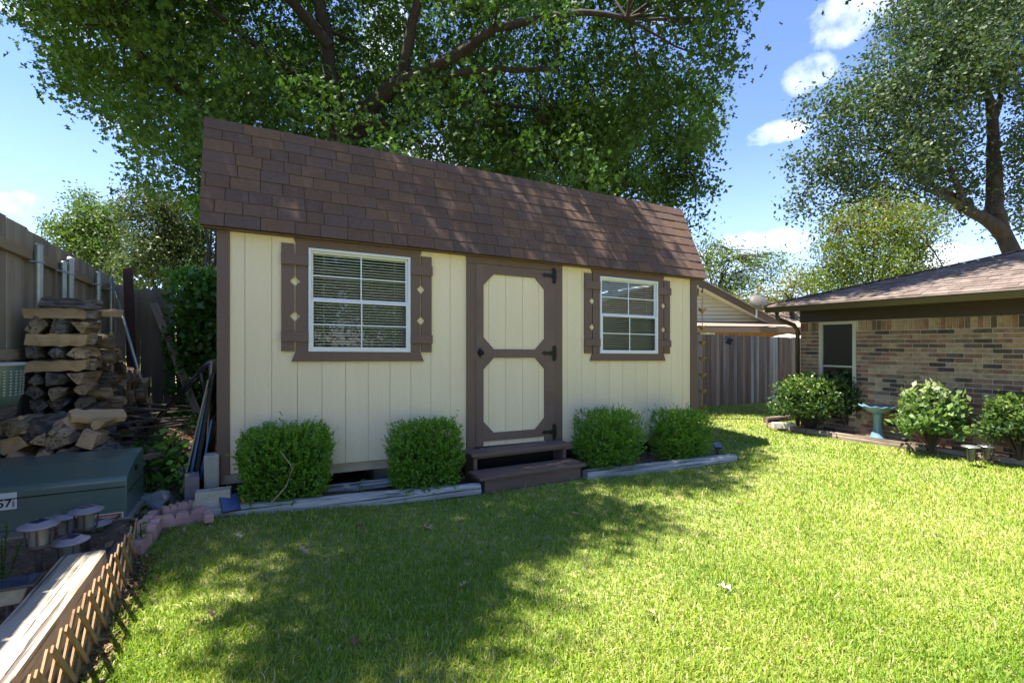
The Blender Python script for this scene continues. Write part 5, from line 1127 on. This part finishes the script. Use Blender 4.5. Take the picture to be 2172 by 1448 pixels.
# low weeds & litter in the left yard
def clump(name, lab, n, cx, cy, rx, ry, size, lm, kind='stuff', flatd=False, tm=LEAF2, up=.8, lift=.0):
    C = np.stack([cx + RNG.normal(0, rx, n), cy + RNG.normal(0, ry, n)], 1); w = np.array([S2W(a, b)[:2] for a, b in C]); z = hgt(w[:, 0], w[:, 1]) + .008 + lift * RNG.random(n)
    D_ = rdir(n, up) if not flatd else RNG.normal(size=(n, 3)) * np.array([1, 1, .12])
    o = leaves(name, np.column_stack([w, z]), D_, RNG.uniform(.6, 1.3, n) * size, tm, lm); tag(o, lab, kind='stuff'); return o
clump('weeds', 'rough grass and weeds between utility box and shed', 500, -2.85, .5, .14, .45, .09, ivyL)
clump('ground_cover', 'low ivy leaves at the foot of the old fence', 900, -2.7, 3.0, .3, .28, .08, ivyL, up=.4, lift=.12)
litm = leafmat('dry_leaf', [(.16, .09, .05), (.24, .15, .08), (.33, .24, .15), (.10, .06, .04)], .15, .8, .2, (1, .8, .6))
clump('leaf_litter', 'brown dead leaves covering the soil left of the shed', 2600, -3.0, 1.2, .45, .9, .06, litm, flatd=True, tm=LEAFF)
clump('leaf_litter', 'brown dead leaves lying around the solar lights', 260, -3.05, -1.3, .16, .5, .05, litm, flatd=True, tm=LEAFF)
def chips(name, lab, poly, n, m):
    P_ = np.array(poly); out = []
    while len(out) < n:
        a = RNG.uniform(P_.min(0), P_.max(0), (n, 2)); out += list(a[inpoly(a[:, 0], a[:, 1], poly)])
    w = np.array(out[:n]); z = hgt(w[:, 0], w[:, 1]) + .012; o = leaves(name, np.column_stack([w, z]), RNG.normal(size=(n, 3)) * np.array([1, 1, .2]), RNG.uniform(.015, .045, n), LEAF2, m); tag(o, lab, kind='stuff')
mulm = leafmat('mulch_chip', [(.07, .045, .03), (.13, .09, .06), (.22, .17, .12), (.05, .035, .025)], 0.02, .9, .2, (1, 1, 1))
chips('mulch', 'brown bark mulch along the front of the shed', bedS, 9000, mulm)
chips('mulch', 'dark mulch in the bed along the brick house', bedH, 5000, mulm)
chips('mulch', 'dry thatch strip along the foot of the lattice', [(-1.34, 1.1), (-2.42, 3.17), (-2.32, 3.2), (-1.22, 1.15)], 1500, litm)
# ---------------------------------------------------------------- lawn
def lawn():
    def edge_ok(x, y):
        s = (x - X0) * CT + (y - Y0) * ST; t = -(x - X0) * ST + (y - Y0) * CT
        ok = ~((s < -2.70 + .03 * np.sin(t * 9)) & (t < -.9))
        bt = np.interp(s, [-2.75, -2.42, -.15, -.1, 1.02, 1.06, 3.15], [-.54, -.48, -.55, -.55, -.55, -.60, -.82])
        ok &= ~((s < 3.15) & (t > bt)); ok &= ~((s >= 3.15) & (s < 3.36) & (t > -.2)); ok &= ~((s <= -2.70) & (t > -.93))
        # house bed
        e = (x - HB0.x) * -HBD.y + (y - HB0.y) * HBD.x   # signed distance, + = right of line
        al = (x - HB0.x) * HBD.x + (y - HB0.y) * HBD.y
        right = (x - HB0.x) * .852 + (y - HB0.y) * .523
        ok &= ~((right > -.02) & (al < .10))
        wx = (x - HOUSE.x) * HA.x + (y - HOUSE.y) * HA.y; wn = (x - HOUSE.x) * HN.x + (y - HOUSE.y) * HN.y
        ok &= ~((wn < .0) & (wx > 0))
        ft = 3.73 - .0612 * (s + 3.83); ok &= t < ft - .02
        return ok
    parts = []
    N1 = 330000
    v = RNG.random(N1); Ymin, Ymax = 1.75, 12.5; Y = Ymin * (Ymax / Ymin) ** v; X = RNG.uniform(-1.12, 1.12, N1) * Y
    X2 = RNG.uniform(-3, 9, 16000); Y2 = RNG.uniform(-1.5, 1.75, 16000)
    X = np.concatenate([X, X2]); Y = np.concatenate([Y, Y2])
    k = edge_ok(X, Y); X, Y = X[k], Y[k]; n = len(X)
    print('grass blades', n)
    wid = .0056 * np.maximum(1, Y / 3.4) * RNG.uniform(.7, 1.3, n); L = RNG.uniform(.022, .050, n) * (1 + (RNG.random(n) < .05) * .4)
    a = RNG.uniform(0, 2 * PI, n); lean = RNG.uniform(.15, 1.25, n)
    patch = np.sin(X * 2.3 + 1.1 * np.sin(Y * 1.7)) * np.sin(Y * 2.9 + X) ; 
    base = np.stack([X, Y, hgt(X, Y) - .004], 1); d0 = np.stack([np.cos(a) * np.sin(lean * .5), np.sin(a) * np.sin(lean * .5), np.cos(lean * .5)], 1); d1 = np.stack([np.cos(a) * np.sin(lean * 1.3), np.sin(a) * np.sin(lean * 1.3), np.cos(lean * 1.3)], 1)
    wa = a + PI / 2 + RNG.normal(0, .5, n); wv = np.stack([np.cos(wa), np.sin(wa), np.zeros(n)], 1) * wid[:, None]
    m1 = base + d0 * (L * .55)[:, None]; tip = m1 + d1 * (L * .55)[:, None]
    V = np.stack([base - wv * .35, base + wv * .35, m1 + wv * .5, m1 - wv * .5, tip], 1).reshape(-1, 3)
    o = np.arange(n)[:, None] * 5; Fc = np.concatenate([o + np.array([[0, 1, 2]]), o + np.array([[0, 2, 3]]), o + np.array([[3, 2, 4]])], 0)
    t = np.clip(.40 + .13 * patch + .10 * np.sin(X * .9 + 2) * np.sin(Y * 1.1) + .08 * np.sin(X * 7.1 + Y * 2) * np.sin(Y * 6.3 - X) + RNG.normal(0, .17, n) + (RNG.random(n) < .07) * .5, 0, 1)
    ob = bulk('lawn_grass', V, Fc, grassL, None, np.repeat(t, 5)); tag(ob, 'coarse bright green lawn grass in front of the shed', 'grass', kind='stuff')
lawn()
# ---------------------------------------------------------------- dead leaves on the lawn
dead = [mat('dry_oak_leaf', (.46, .30, .16), .8, .3, 20), mat('pale_dry_leaf', (.60, .50, .40), .8, .2, 20), mat('dark_dry_leaf', (.22, .11, .06), .8, .3, 20)]
def dleaf(px, py, s, m, lab, zz=None):
    q = MB(); V, Fc = LOBED; fold = random.uniform(.05, .35)
    q.add([(a, b, abs(a) * fold * 2 + c * .5) for a, b, c in V * s], [tuple(int(i) for i in f) for f in Fc]); q.add([(a, b, abs(a) * fold * 2 + c * .5 - .0012) for a, b, c in V * s], [tuple(int(i) for i in f)[::-1] for f in Fc])
    p = on(px, py, .03 if zz is None else zz); z = (hz(p.x, p.y) + .034) if zz is None else zz + .003
    if zz is None and px < 1000: p = on(px, py, hz(p.x, p.y) + .03)
    o = q.build('dead_leaf', dead[m]); o.matrix_basis = T(p.x, p.y, z) @ rotz(random.uniform(0, 6)) @ Matrix.Rotation(random.uniform(-.5, .5), 4, 'X'); tag(o, lab, 'leaf', 'dead oak leaves on the lawn')
for d in [(893, 1116, .085, 0, 'tan star-shaped leaf below the left timber'), (806, 1080, .07, 0, 'small tan leaf nearest the left timber'), (775, 1116, .065, 2, 'dark brown leaf between two tan ones in the shade'), (655, 1176, .085, 0, 'wide curled brown leaf on the left shaded lawn'), (1211, 1087, .085, 0, 'upright tan leaf in front of the steps'),
          (747, 1353, .06, 2, 'rust brown leaf low in the shaded lawn'), (973, 1245, .05, 0, 'narrow tan leaf in the middle of the shade'), (1372, 1300, .065, 0, 'orange tan leaf on the sunny lawn'), (1522, 1240, .075, 1, 'white bleached leaf on the sunny lawn'), (1990, 1140, .06, 1, 'pale leaf far right on the sunny lawn'),
          (1437, 1062, .06, 2, 'brown leaf in the shade right of the steps'), (1575, 1068, .05, 2, 'small brown leaf beyond the right timber end'), (395, 1165, .05, 2, 'orange brown leaf near the pink edgers'), (498, 1134, .05, 1, 'pale small leaf by the left timber end'), (1745, 975, .06, 0, 'tan leaf before the house bed'), (1083, 1030, .06, 0, 'brown leaf at the foot of the lower step, left'), (1140, 1036, .06, 0, 'brown leaf at the foot of the lower step, right'), (1690, 1395, .05, 0, 'faint tan leaf in the sunny foreground'), (455, 1310, .05, 2, 'dark leaf in the left sunny patch'), (1890, 960, .055, 0, 'tan leaf beside the split house timber')]:
    dleaf(*d)
for s, t_, lab in ((.03, -.14, 'curled pale leaf on the left of the upper tread'), (.78, -.12, 'curled pale leaf on the right of the upper tread')):
    w = S2W(s, t_); q = MB(); V, Fc = LOBED; q.add([(a, b, abs(a) * .5 + .004) for a, b, c in V * .05], [tuple(int(i) for i in f) for f in Fc]); o = q.build('dead_leaf', dead[1]); o.matrix_basis = T(w.x, w.y, .34) @ rotz(s * 7); tag(o, lab, 'leaf', 'dead leaves on the step')
